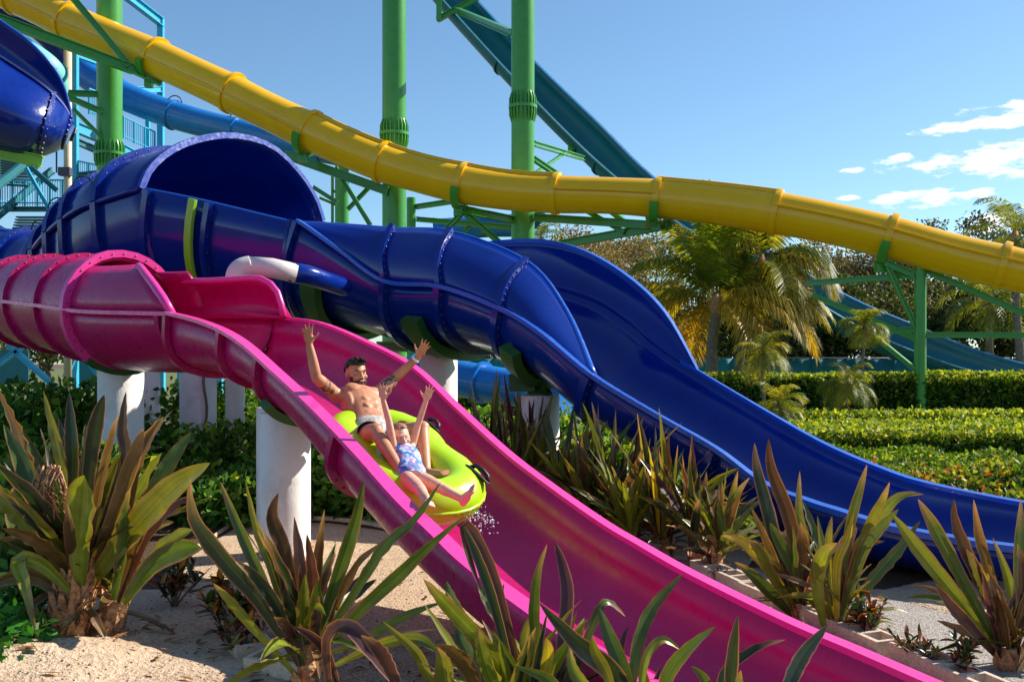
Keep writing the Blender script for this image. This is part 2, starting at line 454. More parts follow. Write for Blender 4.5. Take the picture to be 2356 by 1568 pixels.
m = MB(); m.tube([hs(k, 0) for k in range(0, 5)], .045, 8); m.tube([hs(4, j) for j in range(10)], .022, 6)
m.build('hood_edge', M['pink_rim'], pink)
lipp = [r[0] for r in rings[:46]]; rim_sweep(lipp, [Vector((-.6, -.75, 0)).normalized()]*len(lipp), .07, .04, .01).build('seam_lip', M['pink_rim'], pink, angle=30)

# ---------------------------------------------------------------- big blue slide
blue = thing('water_slide', 'deep blue water slide with domed funnel and high walls behind the pink flume', 'water slide', P(1010, 820, 13.4))
bst = [(335, 435, 14.0, 740, 508, 17.5, 2.0), (460, 460, 13.7, 830, 530, 17.0, 1.8), (660, 508, 13.25, 880, 550, 16.3, 1.5), (690, 512, 13.15, 906, 560, 16.0, 1.4), (790, 580, 12.95, 1025, 608, 15.3, 1.1), (893, 650, 12.6, 1121, 640, 14.4, .9),
       (1018, 662, 12.0, 1230, 655, 13.75, .78), (1155, 712, 11.35, 1360, 692, 13.1, .74), (1250, 770, 10.8, 1443, 742, 12.55, .7), (1365, 866, 10.2, 1512, 800, 12.0, .66), (1508, 955, 9.7, 1600, 855, 11.6, .62), (1650, 1036, 9.2, 1760, 951, 10.9, .58),
       (1761, 1116, 8.8, 1900, 1030, 10.2, .54), (1866, 1158, 8.4, 2040, 1090, 9.7, .52), (1932, 1179, 8.15, 2120, 1116, 9.4, .5), (2041, 1212, 7.8, 2250, 1145, 9.1, .45), (2176, 1239, 7.45, 2400, 1172, 8.8, .41), (2356, 1266, 7.1, 2620, 1205, 8.4, .38), (2700, 1300, 6.6, 3000, 1250, 7.8, .33)]
bN, bF, bT, bR = trough_rings(bst, 6, 28, .8)
m = MB(); m.grid(bR); m.build('flume', M['blue'], blue, solid=.04)
oB = outv(bN, bF); up3 = Vector((0, 0, .03))
i0 = 18
rim_sweep([p+up3*.5 for p in bN[i0:]], oB[i0:], .1, .05, .02).build('rim', M['blue_rim'], blue, angle=30)
rim_sweep([p+up3*.5 for p in bF[58:]], [-o for o in oB[58:]], .1, .05, .02).build('rim', M['blue_rim'], blue, angle=30)
m = MB(); m.tube(bN[:i0+1], .022, 6); m.build('wall_edge', M['blue_rim'], blue)
for k in (1, 7, 16, 18, 30, 36, 42, 54, 66):
    fl, bo = flange(bR[k], bT[k], .09, .1, 26, .0105)
    fl.build('joint_flange', [M['blue'], M['bolt']], blue, angle=30)
# high near wall above the lip
ntp = [(690, 511, 13.2), (795, 517, 13.2), (905, 525, 13.0), (1040, 534, 12.5), (1212, 603, 11.9), (1302, 716, 11.25), (1365, 866, 10.2)]
nt3 = [Vector(x) for x in catmull([tuple(P(*q)) for q in ntp], 6)]
base = bN[18:18+len(nt3)]
rows = []
for a, b, o in zip(base, nt3, oB[18:]):
    h = (b-a).length
    rows.append([a.lerp(b, k/8)+o*.16*h*math.sin(math.pi*k/8) for k in range(9)])
m = MB(); m.grid(rows); m.build('high_wall', M['blue'], blue, solid=.04)
nrow = rows
m = MB(); m.tube([r[-1] for r in rows], [.02]*15+[.02+.028*i/(len(rows)-16) for i in range(len(rows)-15)], 8); m.build('wall_edge', M['blue_rim'], blue)
for k in (12, 18, 24):
    t = (base[k+1]-base[k-1]).normalized()
    fl, bo = flange(rows[k], t, .07, .08, 9, .0135, off=.01)
    fl.build('joint_flange', [M['blue'], M['bolt']], blue, angle=30)
ftp = [(906, 545, 16.1), (1025, 570, 15.4), (1140, 558, 14.5), (1247, 555, 13.9), (1345, 581, 13.3), (1445, 641, 12.75), (1530, 724, 12.2), (1603, 853, 11.62)]
ft3 = [Vector(x) for x in catmull([tuple(P(*q)) for q in ftp], 6)]
fb = bF[18:61]
rows = []
for a, b, o in zip(fb, ft3, oB[18:]):
    h = (b-a).length
    rows.append([a.lerp(b, k/8)-o*.12*h*math.sin(math.pi*k/8) for k in range(9)])
m = MB(); m.grid(rows); m.build('high_wall', M['blue'], blue, solid=.04)
rim_sweep([r[-1] for r in rows], [-o for o in oB[18:]], .12, .06, .02).build('wall_edge', M['blue_rim'], blue, angle=30)
# domed funnel behind the mouth
Pp = Vector((.467, .884, 0)).normalized()
mC = (bN[0]+bF[0])/2; ma = (bF[0]-bN[0])/2; mT = P(540, 315, 15.7)
dome = [(mC, ma, mT-mC, 2.0)]
for (x, y, z, hw, top, sg) in [(-5.3, 16.2, 3.98, 1.9, 1.0, 1.95), (-6.2, 16.7, 3.75, 1.68, .86, 1.8), (-6.95, 17.1, 3.5, 1.38, .68, 1.5), (-7.5, 17.4, 3.35, 1.05, .66, 1.15), (-7.85, 17.6, 3.3, .86, .68, .9), (-8.08, 17.72, 3.28, .76, .7, .8), (-8.45, 17.92, 3.28, .74, .74, .74), (-9.9, 18.7, 3.4, .8, .84, .8), (-12, 20, 3.6, .8, .84, .8)]:
    dome.append((Vector((x, y, z)), Pp*hw, Vector((0, 0, top)), sg))
dq = catmull([(*c, *a, *t, s) for c, a, t, s in dome], 5)
dr = []
for x in dq:
    C = Vector(x[0:3]); a = Vector(x[3:6]); t = Vector(x[6:9]); n = 40
    r = []
    for k in range(n):
        th = 2*math.pi*k/n; s_ = math.sin(th)
        r.append(C-a*math.cos(th)+(t*(s_**.9) if s_ >= 0 else Vector((0, 0, -1))*x[9]*((-s_)**.8)))
    dr.append(r)
atr = catmull([(325, 435), (345, 390), (395, 347), (465, 321), (540, 315), (620, 338), (682, 395), (722, 456), (740, 508)], 5)
for k in range(21):     # mouth of the funnel, a flattened arch
    x = k/20*(len(atr)-1); i = min(int(x), len(atr)-2); f = x-i; u = atr[i][0]*(1-f)+atr[i+1][0]*f; v = atr[i][1]*(1-f)+atr[i+1][1]*f
    p = P(u, v, 14.0+3.5*(u-325)/415); dr[0][k] = p
    for j in range(1, 5): dr[j][k] = dr[j][k].lerp(dr[j][k]+(p-Vector(dq[0][0:3])-(dr[5][k]-Vector(dq[5][0:3])))*.0, 1) if False else dr[0][k].lerp(dr[5][k], j/5)
m = MB(); m.grid(dr, cv=True); m.build('dome', M['blue'], blue, solid=.05)
DT = axis_frames(dr)
for k in (4, 8, 11, 15, 20, 36, 40):
    fl, bo = flange(dr[k]+dr[k][:1], -DT[k], .1, .1, 40, .0105)
    fl.build('joint_flange', [M['blue'], M['bolt']], blue, angle=30)
arch = [dr[0][k] for k in range(0, 21)]
ax = Vector((.884, -.467, 0)); rows = []
for k, p in enumerate(arch):
    o = (p-(mC+Vector((0, 0, -.4)))).normalized()
    rows.append([p-o*.03-ax*.02, p+o*.065-ax*.02, p+o*.065+ax*.04, p-o*.03+ax*.05])
m = MB(); m.grid(rows, cv=True, cap=True)
m.build('mouth_rim', fiberglass('pale_blue_rim', lin(44, 70, 156), .6, .06, .25), blue, angle=30)
m = MB(); m.tube([dr[k][0]+Pp*-.05 for k in range(0, 31)], .05, 6); m.build('side_seam', M['blue'], blue)
for k in (6, 10, 14):
    p = dr[k][2]; mm = MB(); mm.tube([p-Pp*.03+Vector((.14*math.cos(q), -.03, .02+.16*math.sin(q))) for q in [math.pi*j/8 for j in range(9)]], .012, 6); mm.build('lifting_loop', M['bolt'], blue)
# lime straps on the funnel wall
def strap(ring, t, w, k0, k1, off=.03, name='support_strap'):
    fl, _ = flange(ring, t, .05, w, 1, .01, k0, k1, off); return fl.build(name, [M['lime_steel'], M['bolt']], blue, angle=30)
strap(bR[6], bT[6], .13, 0, 12, .1)
strap([dr[9][k % 40] for k in range(40, 19, -1)], -DT[9], .12, 3, 9, .1)
# intake pipe feeding the blue flume
m = MB(); m.tube(catmull([tuple(P(*q)) for q in [(665, 626, 11.75), (705, 632, 11.85), (745, 645, 12.1), (790, 660, 12.5)]], 5), .12, 16); m.build('pipe_socket', M['blue'], blue)
pipe = thing('water_pipe', 'white plastic water pipe with elbow running over to the blue slide', 'pipe', P(545, 700, 11.6))
m = MB(); m.tube([P(543, 760, 11.6), P(543, 650, 11.6)], .108, 18); m.build('riser', M['pvc'], pipe)
m = MB(); m.tube(catmull([tuple(P(*q)) for q in [(543, 655, 11.6), (545, 632, 11.6), (556, 618, 11.62), (578, 612, 11.65)]], 6), .125, 18); m.build('elbow', M['pvc'], pipe)
m = MB(); m.tube([P(572, 612, 11.64), P(625, 616, 11.68), P(682, 629, 11.77)], .116, 18); m.build('run', M['pvc'], pipe)

# ---------------------------------------------------------------- yellow tube slide
yel = thing('water_slide', 'long yellow tube slide with ribbed joints sloping across the whole sky', 'water slide', P(1203, 450, 37))
yc = [(-130, -92, 44, 43), (-30, -42, 43, 43), (40, -8, 42.4, 42), (100, 22, 41.9, 42), (160, 51, 41.5, 42), (260, 93, 40.6, 42.5), (360, 135, 39.8, 43), (450, 176, 39, 43.5), (535, 216, 38.4, 44), (620, 258, 37.8, 44), (715, 303, 37.2, 45), (800, 342, 36.7, 45), (880, 374, 36.3, 44), (970, 402, 35.9, 44), (1065, 424, 35.5, 45), (1170, 440, 35.1, 45), (1280, 447, 34.6, 44), (1400, 450, 34.1, 43.5), (1515, 457, 33.6, 45), (1650, 471, 33, 48), (1785, 490, 32.4, 49), (1910, 513, 31.8, 49), (2045, 546, 31.2, 50), (2180, 583, 30.6, 50), (2305, 613, 30, 51), (2420, 640, 29.5, 52), (2600, 690, 28.6, 54)]
joints = [2, 4, 6, 8, 10, 12, 14, 16, 18, 20, 22, 24]
y3 = [(*P(u, v, D), r/F*D) for u, v, D, r in yc]
yq = catmull(y3, 4)
nt_ = 24
yr = []
for i, q in enumerate(yq):
    c = Vector(q[:3]); t = (Vector(yq[min(i+1, len(yq)-1)][:3])-Vector(yq[max(i-1, 0)][:3])).normalized()
    up = (Vector((0, 0, 1))-t*t.z).normalized(); sd = t.cross(up).normalized()
    yr.append((c, t, up, sd, q[3]))
def yring(i, r0, a0=0, a1=360, n=nt_):
    c, t, up, sd, r = yr[i]
    return [c+(sd*math.cos(rad(a0+(a1-a0)*k/n))+up*math.sin(rad(a0+(a1-a0)*k/n)))*r*r0 for k in range(n+(0 if a1-a0 == 360 else 1))]
ends = [0]+[4*j for j in joints]+[len(yr)-1]
for s, (a, b) in enumerate(zip(ends[:-1], ends[1:])):
    idx = list(range(a, b+1))
    m = MB(); rows = []
    for j, i in enumerate(idx):
        f = j/(len(idx)-1); rows.append(yring(i, 1.0-.035*math.sin(math.pi*f)))
    m.grid(rows, cv=True); seg = m.build('tube_section', M['yellow'], yel)
    # bolted longitudinal seam
    m = MB(); bo = m; ang = (-10, -10, -9, -8, -6, 72, 74, 74, 8, 68, 14, 16, 16)[s]
    for off in (ang,):
        pts = []
        for j, i in enumerate(idx):
            c, t, up, sd, r = yr[i]; o = sd*math.cos(rad(off))+up*math.sin(rad(off)); w = sd*math.sin(rad(off))-up*math.cos(rad(off))
            f = j/(len(idx)-1); pts.append((c+o*r*(1.0-.035*math.sin(math.pi*f)), o, w))
        m.grid([[p-w*.05, p+o*.1-w*.025, p+o*.1+w*.025, p+w*.05] for p, o, w in pts], cv=False)
        for p, q in zip(pts[:-1], pts[1:]):
            for k in range(5): 
                pp = p[0].lerp(q[0], k/5); bo.ball(pp+p[1]*.07+p[2]*.03, .02, nu=5, nv=3)
    m.build('seam_flange', M['yellow'], seg)
for k, j in enumerate(joints):
    i = 4*j; c, t, up, sd, r = yr[i]
    rows = []
    n = 32
    for q in range(n):
        th = 2*math.pi*q/n; o = sd*math.cos(th)+up*math.sin(th)
        rr = r*1.02; bump_ = .04+.05*max(0, math.sin(th))**6
        rows.append([c+o*rr*.96-t*.1, c+o*(rr+bump_)-t*.1, c+o*(rr+bump_+.015), c+o*(rr+bump_)+t*.1, c+o*rr*.96+t*.1])
    m = MB(); m.grid(rows, cu=True); m.build('joint_ring', M['yellow'], yel, angle=35)

def simple_tube(name, label, pts, mat, jmat, jn, loc, seam=True, cat='water slide'):
    th = thing(name, label, cat, loc)
    q = catmull([(*P(u, v, D), r/F*D) for u, v, D, r in pts], 5)
    m = MB(); m.tube([Vector(x[:3]) for x in q], [x[3] for x in q], 24); m.build('tube', mat, th)
    for k in range(0, len(pts), jn):
        i = min(k*5, len(q)-1); c = Vector(q[i][:3]); t = (Vector(q[min(i+1, len(q)-1)][:3])-Vector(q[max(i-1, 0)][:3])).normalized()
        m = MB(); m.tube([c-t*.05, c+t*.05], q[i][3]+.07, 24); m.build('joint_ring', jmat, th, angle=35)
    return th
lb = simple_tube('water_slide', 'light blue tube slide dropping behind the yellow tube slide', [(60, 30, 50, 34), (120, 75, 50, 34), (160, 125, 50, 34), (200, 170, 50, 34), (260, 208, 49.5, 33), (330, 240, 49, 32), (400, 265, 48.5, 32), (470, 285, 48, 31), (545, 303, 47.5, 31), (640, 325, 47, 30), (740, 345, 46.5, 29), (850, 366, 46, 28), (960, 385, 45.5, 27), (1060, 402, 45, 26), (1180, 440, 45, 26), (1230, 480, 46, 26), (1200, 515, 47, 26), (1120, 520, 48, 26), (1000, 530, 48, 26)],
                 M['sky_blue'], M['sky_blue'], 2, P(545, 303, 47.5))
i_ = 0
for (u, v, D) in ((545, 270, 47.4), (640, 293, 47), (402, 232, 48.4)):
    c = P(u, v, D); m = MB(); m.tube([c+Vector((.35*math.cos(math.pi*j/10), 0, .35*math.sin(math.pi*j/10)-.1)) for j in range(11)], .03, 6); m.build('lifting_loop', M['bolt'], lb)

# ---------------------------------------------------------------- teal flume, upper right to lower right
teal = thing('water_slide', 'teal open flume dropping steeply behind the yellow tube to the far right', 'water slide', P(1500, 420, 47))
ts = [(985, -40, 48, 1050, -50, 48.9, 1.0), (1050, 34, 47.6, 1112, 20, 48.5, 1.0), (1170, 165, 46.6, 1240, 155, 47.5, 1.0), (1300, 300, 45.6, 1375, 285, 46.5, 1.0), (1420, 410, 44.7, 1500, 408, 45.5, 1.0), (1560, 512, 43.5, 1660, 522, 44.3, 1.0), (1700, 595, 42.4, 1800, 600, 43.2, 1.0), (1870, 690, 40.6, 1960, 688, 41.8, 1.0), (2000, 764, 39.5, 2100, 748, 40.8, 1.0), (2150, 826, 38.4, 2250, 808, 39.8, .9), (2280, 866, 37.4, 2400, 850, 38.8, .8), (2420, 896, 36.5, 2550, 882, 37.8, .9), (2700, 925, 35.5, 2800, 920, 36.3, .8)]
tN, tF, tT, tR = trough_rings(ts, 5, 16, .7)
m = MB(); m.grid(tR); m.build('flume', M['teal'], teal, solid=.05)
oT = outv(tN, tF)
rim_sweep(tN, oT, .12, .08, .02).build('rim', M['teal'], teal, angle=30)
rim_sweep(tF, [-o for o in oT], .14, .1, .02).build('rim', M['teal_rim'], teal, angle=30)
for k in (9, 18, 26, 46, 52):
    fl, bo = flange(tR[k], tT[k], .08, .1, 8, .02); fl.build('joint_flange', [M['teal'], M['bolt']], teal, angle=30)

# ---------------------------------------------------------------- blue bowl flume entering at the far left
bowl = thing('water_slide', 'glossy blue flume curling round at the upper left edge', 'water slide', P(60, 300, 26))
# an inclined dish that turns away: rim, belly and back wall swept round an arc
L0 = [(-160, 40, 24.5), (-60, 92, 24.8), (0, 130, 25), (80, 182, 25.2), (130, 222, 25.5), (158, 258, 26), (170, 290, 26.6), (171, 305, 27.4)]
L1 = [(-160, 160, 23.6), (-60, 205, 23.9), (0, 236, 24.1), (60, 266, 24.4), (110, 290, 24.9), (145, 303, 25.6), (165, 306, 26.5), (171, 306, 27.4)]
L2 = [(-160, 270, 24.2), (-60, 300, 24.4), (0, 322, 24.6), (55, 340, 24.9), (100, 341, 25.4), (138, 331, 26), (160, 317, 26.8), (170, 308, 27.4)]
L3 = [(-160, 330, 25.6), (-60, 350, 25.7), (0, 357, 25.8), (50, 365, 26), (100, 358, 26.3), (138, 342, 26.7), (160, 322, 27.2), (170, 309, 27.5)]
L4 = [(-160, 320, 27.4), (-60, 336, 27.4), (0, 342, 27.4), (50, 350, 27.5), (100, 346, 27.6), (138, 334, 27.8), (158, 318, 27.8), (168, 308, 27.7)]
cols = [catmull([tuple(P(*q)) for q in L], 5) for L in (L0, L1, L2, L3, L4)]
rows = [catmull([c[i] for c in cols], 4) for i in range(len(cols[0]))]
m = MB(); m.grid(rows); m.build('lower_shell', M['blue'], bowl, solid=.05)
ob = [Vector((.3, -.95, 0))]*len(cols[0])
rim_sweep([Vector(x) for x in cols[0]], ob, .12, .06, .02).build('rim', fiberglass('pale_blue_lip', lin(104, 108, 184), .3, .05), bowl, angle=30)
U0_ = [(-160, -60, 26.5), (-60, 0, 26.8), (0, 47, 27), (60, 90, 27.2), (110, 140, 27.5), (140, 185, 27.8), (158, 238, 28), (170, 300, 28)]
U1_ = [(-160, 10, 26.8), (-60, 70, 27.1), (0, 112, 27.3), (70, 160, 27.5), (120, 205, 27.8), (148, 240, 28), (164, 275, 28.1), (171, 306, 28)]
U2_ = [(-160, 100, 26.2), (-60, 150, 26.5), (0, 190, 26.8), (70, 225, 27.2), (120, 262, 27.6), (148, 285, 27.9), (164, 298, 28), (171, 307, 27.9)]
cols2 = [catmull([tuple(P(*q)) for q in L], 5) for L in (U0_, U1_, U2_)]
rows2 = [catmull([c[i] for c in cols2], 4) for i in range(len(cols2[0]))]
m = MB(); m.grid(rows2); m.build('back_wall', M['blue'], bowl, solid=.05)
m = MB(); m.tube([Vector(x) for x in cols2[0]], .04, 6); m.build('wall_edge', M['blue_rim'], bowl)
for k in (19, 26, 31):
    t = (Vector(cols[1][min(k+1, 35)])-Vector(cols[1][k-1])).normalized()
    fl, bo = flange([Vector(p) for p in rows[k]], t, .06, .1, 16, .035); fl.build('joint_flange', [M['blue'], M['bolt']], bowl, angle=30)
t = Vector((1, 0, 0)); fl, bo = flange([Vector(p) for p in rows2[22]], t, .05, .08, 6, .03); fl.build('joint_flange', [M['blue'], M['bolt']], bowl, angle=30)
mb_ = simple_tube('water_slide', 'pale mint tube slide tucked behind the blue curling flume', [(-60, 58, 33, 30), (0, 92, 33, 30), (50, 118, 33, 30), (92, 142, 33, 30), (120, 170, 33.4, 30), (124, 205, 34.4, 30), (100, 245, 36, 30), (40, 275, 37, 30)], M['mint'], M['deep_teal'], 2, P(95, 120, 33))
db_ = simple_tube('water_slide', 'dark blue tube slide glimpsed between the yellow tube and the mint one', [(-60, 5, 45, 30), (20, 25, 45, 30), (80, 55, 45.5, 30), (130, 100, 46, 30), (150, 150, 46.5, 30), (120, 210, 47, 30)], M['blue'], M['blue'], 2, P(80, 55, 45.5))
mid = simple_tube('water_slide', 'mid blue flume low down behind the white pier and hedge', [(960, 860, 24, 40), (1040, 868, 23.5, 42), (1110, 880, 23, 42), (1200, 895, 22.5, 42), (1300, 915, 22, 42)], M['sky_blue'], M['sky_blue'], 2, P(1110, 880, 23))
# ================================================================== steel supports
def ring_collar(m, c, r, h=.55, n=22):
    """flange plates with a crown of gusset fins above and below"""
    c = Vector(c)
    m.tube([c-Vector((0, 0, .06)), c+Vector((0, 0, .06))], r*1.24, 28)
    for k in range(n):
        th = 2*math.pi*k/n; o = Vector((math.cos(th), math.sin(th), 0)); s_ = Vector((-o.y, o.x, 0))*.022
        for sg in (1, -1):
            z = Vector((0, 0, sg))
            prof = [c+o*r*.98+z*.05, c+o*r*1.2+z*.05, c+o*r*1.2+z*h*.55, c+o*r*1.02+z*h, c+o*r*.98+z*h]
            m.grid([[p-s_ for p in prof], [p+s_ for p in prof]], cv=True, cap=True)

def column(name, label, u, D, r, vtop, collars=(), mat='green', zb=0.0, group='green steel slide columns'):
    th = thing(name, label, 'support column', PG(u, D, zb), group)
    b = PG(u, D, zb); top = P(u, vtop, D); top.x = b.x
    m = MB(); m.tube([b, top], r, 32); m.build('shaft', M[mat], th, angle=40)
    m = MB(); m.tube([b, b+Vector((0, 0, .05))], r*1.5, 24); m.build('base_plate', M[mat], th, angle=40)
    for v in collars:
        c = P(u, v, D); c.x = b.x; m = MB(); ring_collar(m, c, r); m.build('collar', M[mat], th, angle=40)
    return th

def arms(th, segs, w=.2, h=.2, name='arm', mat='green'):
    for (a, b) in segs:
        m = MB(); m.ibeam(P(*a), P(*b), w, h, .035); m.build(name, M[mat], th, smooth=False)

def cradle(th, ji, w=.28, a0=195, a1=345, r0=1.14):
    i = 4*joints[ji]; c, t, up, sd, r = yr[i]; rows = []
    for k in range(19):
        o = -(sd*math.cos(rad(a0+(a1-a0)*k/18)))+up*math.sin(rad(a0+(a1-a0)*k/18))
        rows.append([c+o*r*1.08-t*w/2, c+o*(r*1.08+.16)-t*w/2, c+o*(r*1.08+.16)+t*w/2, c+o*r*1.08+t*w/2])
    m = MB(); m.grid(rows, cv=True, cap=True)
    p = c-up*(r*1.2); m.beam(p, p-Vector((0, 0, .3)), .3, .3)
    m.build('cradle', M['green'], th, angle=40)

k0 = column('support_column', 'green column in front of the cyan stair tower, crossed by the yellow tube', 252, 42.4, .52, -60, (355,))
arms(k0, [((-40, 30, 37.4), (306, 160, 39.4))], .34, .36); arms(k0, [((306, 160, 39.4), (372, 190, 39.8))], .25, .3)
arms(k0, [((146, -30, 38.5), (298, 152, 39.3))], .2, .24, 'brace')
arms(k0, [((154, 223, 41.4), (236, 258, 41.9)), ((150, 214, 41.8), (228, 217, 42.2))], .2, .24); arms(k0, [((168, 250, 41.5), (236, 318, 41.9))], .14, .16, 'brace')
cradle(k0, 2)
k1 = column('support_column', 'tall green column left of centre, collar showing just above the yellow tube', 907, 38, .456, -60, (309,))
arms(k1, [((655, 356, 38.6), (893, 440, 37.5))], .3, .34)
arms(k1, [((772, 385, 38.2), (852, 518, 38)), ((800, 482, 38.6), (850, 430, 38.6)), ((720, 430, 39), (775, 465, 39))], .14, .16, 'brace')
cradle(k1, 4)
k2 = column('support_column', 'tall green column right of centre with its collar high above the yellow tube', 1203, 37, .43, -60, (247,))
arms(k2, [((1228, 500, 36.8), (1535, 520, 33.6)), ((1290, 562, 36.8), (1545, 516, 33.6)), ((1052, 480, 35.4), (1180, 506, 36.8))], .26, .28)
arms(k2, [((1345, 482, 35.5), (1436, 534, 34.8)), ((1400, 482, 35.6), (1440, 512, 35)), ((1062, 484, 35.5), (1152, 560, 36.6)), ((1075, 478, 35.6), (1010, 545, 36.6))], .14, .18, 'brace')
arms(k2, [((1228, 330, 37), (1342, 364, 44)), ((1228, 365, 37), (1292, 408, 39))], .17, .2); arms(k2, [((1300, 352, 41), (1232, 398, 38))], .1, .12, 'brace')
arms(k2, [((1176, 76, 37.2), (1052, 24, 47.2)), ((1010, -40, 47.4), (1010, 48, 47.4)), ((1006, 46, 47.4), (1112, -12, 47.6))], .24, .26)
cradle(k2, 6); cradle(k2, 8)
k3 = column('support_column', 'slim green post standing behind the funnel, left of the tall column', 787, 46, .32, 376)
arms(k3, [((735, 455, 46), (775, 472, 46)), ((765, 400, 46), (765, 520, 46)), ((765, 400, 46), (787, 402, 46)), ((765, 440, 46), (787, 442, 46))], .12, .12, 'brace')
k4 = column('support_column', 'short green post tucked against the right side of a tall column', 946, 41, .19, 455)
arms(k4, [((955, 476, 41), (1048, 462, 40)), ((958, 504, 41), (1190, 524, 40))], .2, .2); arms(k4, [((1040, 560, 40.5), (1100, 502, 40.5))], .12, .14, 'brace')
k5 = column('support_column', 'green post rising from the hedge on the right under the yellow tube', 2117, 31, .18, 606)
arms(k5, [((2036, 604, 31), (2106, 634, 31))], .18, .2)
arms(k5, [((1858, 651, 33), (2106, 633, 31)), ((2130, 622, 31), (2480, 775, 30)), ((2130, 770, 31), (2480, 771, 30)), ((2030, 763, 31.5), (2106, 757, 31)), ((1868, 678, 34), (2106, 778, 33))], .16, .18)
arms(k5, [((2042, 612, 31), (2108, 756, 31)), ((2008, 770, 32), (2106, 850, 31))], .12, .14, 'brace')
cradle(k5, 10)
# clips holding the teal flume
for k, lo, hi in ((23, 1, 9), (16, 1, 9)):
    fl, _ = flange(tR[k], tT[k], .16, .3, 1, .01, lo, hi, .05); fl.build('clip', [M['green'], M['bolt']], teal, angle=30)
m = MB(); m.ibeam(P(-60, 338, 25), P(97, 372, 25.2), .2, .3); m.build('cradle_beam', M['lime_steel'], bowl, smooth=False)

# ================================================================== white piers
def pier(label, u, D, r, vtop, saddle=None, zb=0):
    th = thing('concrete_pier', label, 'pier', PG(u, D, zb), 'white concrete slide piers')
    b = PG(u, D, -.1); top = P(u, vtop, D-r); top = Vector((b.x, D, top.z))
    m = MB(); e = .012
    m.tube([b, top-Vector((0, 0, e)), top], [r, r, r-e], 40); m.build('shaft', M['pier'], th, angle=50)
    return th, top
def saddle(th, top, ring, t, k0, k1, w=.3, h=.1, off=.05, mat='green'):
    fl, _ = flange(ring, t, h, w, 1, .01, k0, k1, off); fl.build('saddle', [M[mat], M['bolt']], th, angle=30)
    c = ring[(k0+k1)//2]
    m = MB(); m.tube([top, top+Vector((0, 0, .03))], .17, 20)
    p = Vector((top.x, top.y, top.z+.02)); q = c+Vector((0, 0, -.06))
    if q.z > p.z+.03:
        m.beam(p, q, .16, .16)
        d = (q-p).normalized(); m.beam(p+Vector((-.12, .05, 0)), q+Vector((.06, 0, -.02)), .05, .05); m.beam(p+Vector((.12, .05, 0)), q+Vector((-.06, 0, -.02)), .05, .05)
    m.build('bracket', M[mat], th, smooth=False)
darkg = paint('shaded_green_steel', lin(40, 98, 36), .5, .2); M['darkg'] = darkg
pm, tp = pier('white pier on the gravel carrying the pink slide, largest and nearest', 656, 8.8, .222, 951)
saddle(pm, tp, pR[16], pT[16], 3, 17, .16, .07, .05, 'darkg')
pm2, tp2 = pier('white pier half hidden behind the nearest white pier', 628, 10.1, .165, 938)
pa, ta = pier('white pier behind the bronze strap plant, left of the whole row', 278, 11.9, .262, 841)
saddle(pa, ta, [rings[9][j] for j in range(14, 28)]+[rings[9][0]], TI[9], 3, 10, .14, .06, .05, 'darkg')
pb, tb = pier('white pier peeping out behind the right edge of another pier on the left', 326, 13.2, .235, 829)
pc, tc_ = pier('broad white pier with a vine climbing it, under the pink slide', 456, 14.2, .255, 846)
pd_ = thing('concrete_pier', 'slender white pier with a collar at its foot beside the gravel', 'pier', PG(541, 14.7, 0), 'white concrete slide piers')
m = MB(); m.tube([PG(541, 14.7, -.1), PG(541, 14.7, 1.62)], .142, 28); m.build('shaft', M['pier'], pd_, angle=50)
m = MB(); m.tube([PG(541, 14.7, 0), PG(541, 14.7, .3), PG(541, 14.7, .31)], [.158, .158, .143], 28); m.build('collar', M['pier'], pd_, angle=50)
pe, te = pier('white pier right of the cheering man, holding up the blue slide', 1009, 13.9, .264, 815)
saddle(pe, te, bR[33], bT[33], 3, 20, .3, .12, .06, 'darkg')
m = MB(); m.ibeam(P(868, 797, 13.9), P(940, 797, 13.9), .2, .14); m.build('cross_beam', M['green'], pe, smooth=False)
m = MB(); m.ibeam(P(1000, 800, 13.7), P(1082, 800, 13.7), .2, .14); m.build('cross_beam', M['green'], pe, smooth=False)
pf, tf = pier('white pier among bronze plants between the pink and blue slides', 1243, 11.9, .23, 910)
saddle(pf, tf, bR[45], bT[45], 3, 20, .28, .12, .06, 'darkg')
m = MB(); m.box(P(1200, 880, 11.8), (.3, .3, .2)); m.build('bearing_block', M['darkg'], pf, smooth=False)
pg, tg = pier('white pier behind the pink splash panel under the blue funnel', 745, 14.6, .26, 800)
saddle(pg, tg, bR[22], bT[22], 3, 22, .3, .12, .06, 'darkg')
# creeper on the broad pier
vine = thing('climbing_vine', 'thin vine with reddish leaves climbing a white pier', 'vine', PG(468, 13.9, 0))
m = MB(); vp = [PG(472+4*math.sin(k*.9), 13.92, .12*k) for k in range(14)]; m.tube(vp, .02, 6); m.build('stem', M['bark'], vine)

# ================================================================== stair tower
tw = thing('stair_tower', 'cyan steel stair tower behind the slides at the left', 'stair tower', PG(200, 48, 0))
def tpost(u, D, v0, w=.3):
    a = PG(u, D, 0); b = P(u, v0, D); b.x = a.x; m = MB(); m.beam(a, b, w, w); m.build('post', M['cyan'], tw, smooth=False)
tpost(370, 52, 40, .3); tpost(172, 46, 112, .28); tpost(-20, 44, 90); tpost(340, 53, 250, .2)
def tbeam(a, b, w=.2, h=.4, mat='cyan', name='beam'):
    m = MB(); m.ibeam(P(*a), P(*b), w, h, .04); m.build(name, M[mat], tw, smooth=False)
tbeam((284, -16, 48), (372, 52, 52), .3, .45); tbeam((165, 118, 46), (232, 143, 49), .2, .4); tbeam((374, 205, 52), (290, 207, 49), .16, .3)
tbeam((372, 252, 52), (290, 203, 52), .1, .16); tbeam((160, 286, 46), (236, 317, 48), .2, .5); tbeam((236, 320, 48), (345, 378, 52), .2, .55); tbeam((165, 320, 46), (236, 352, 48), .2, .3, 'deep_teal')
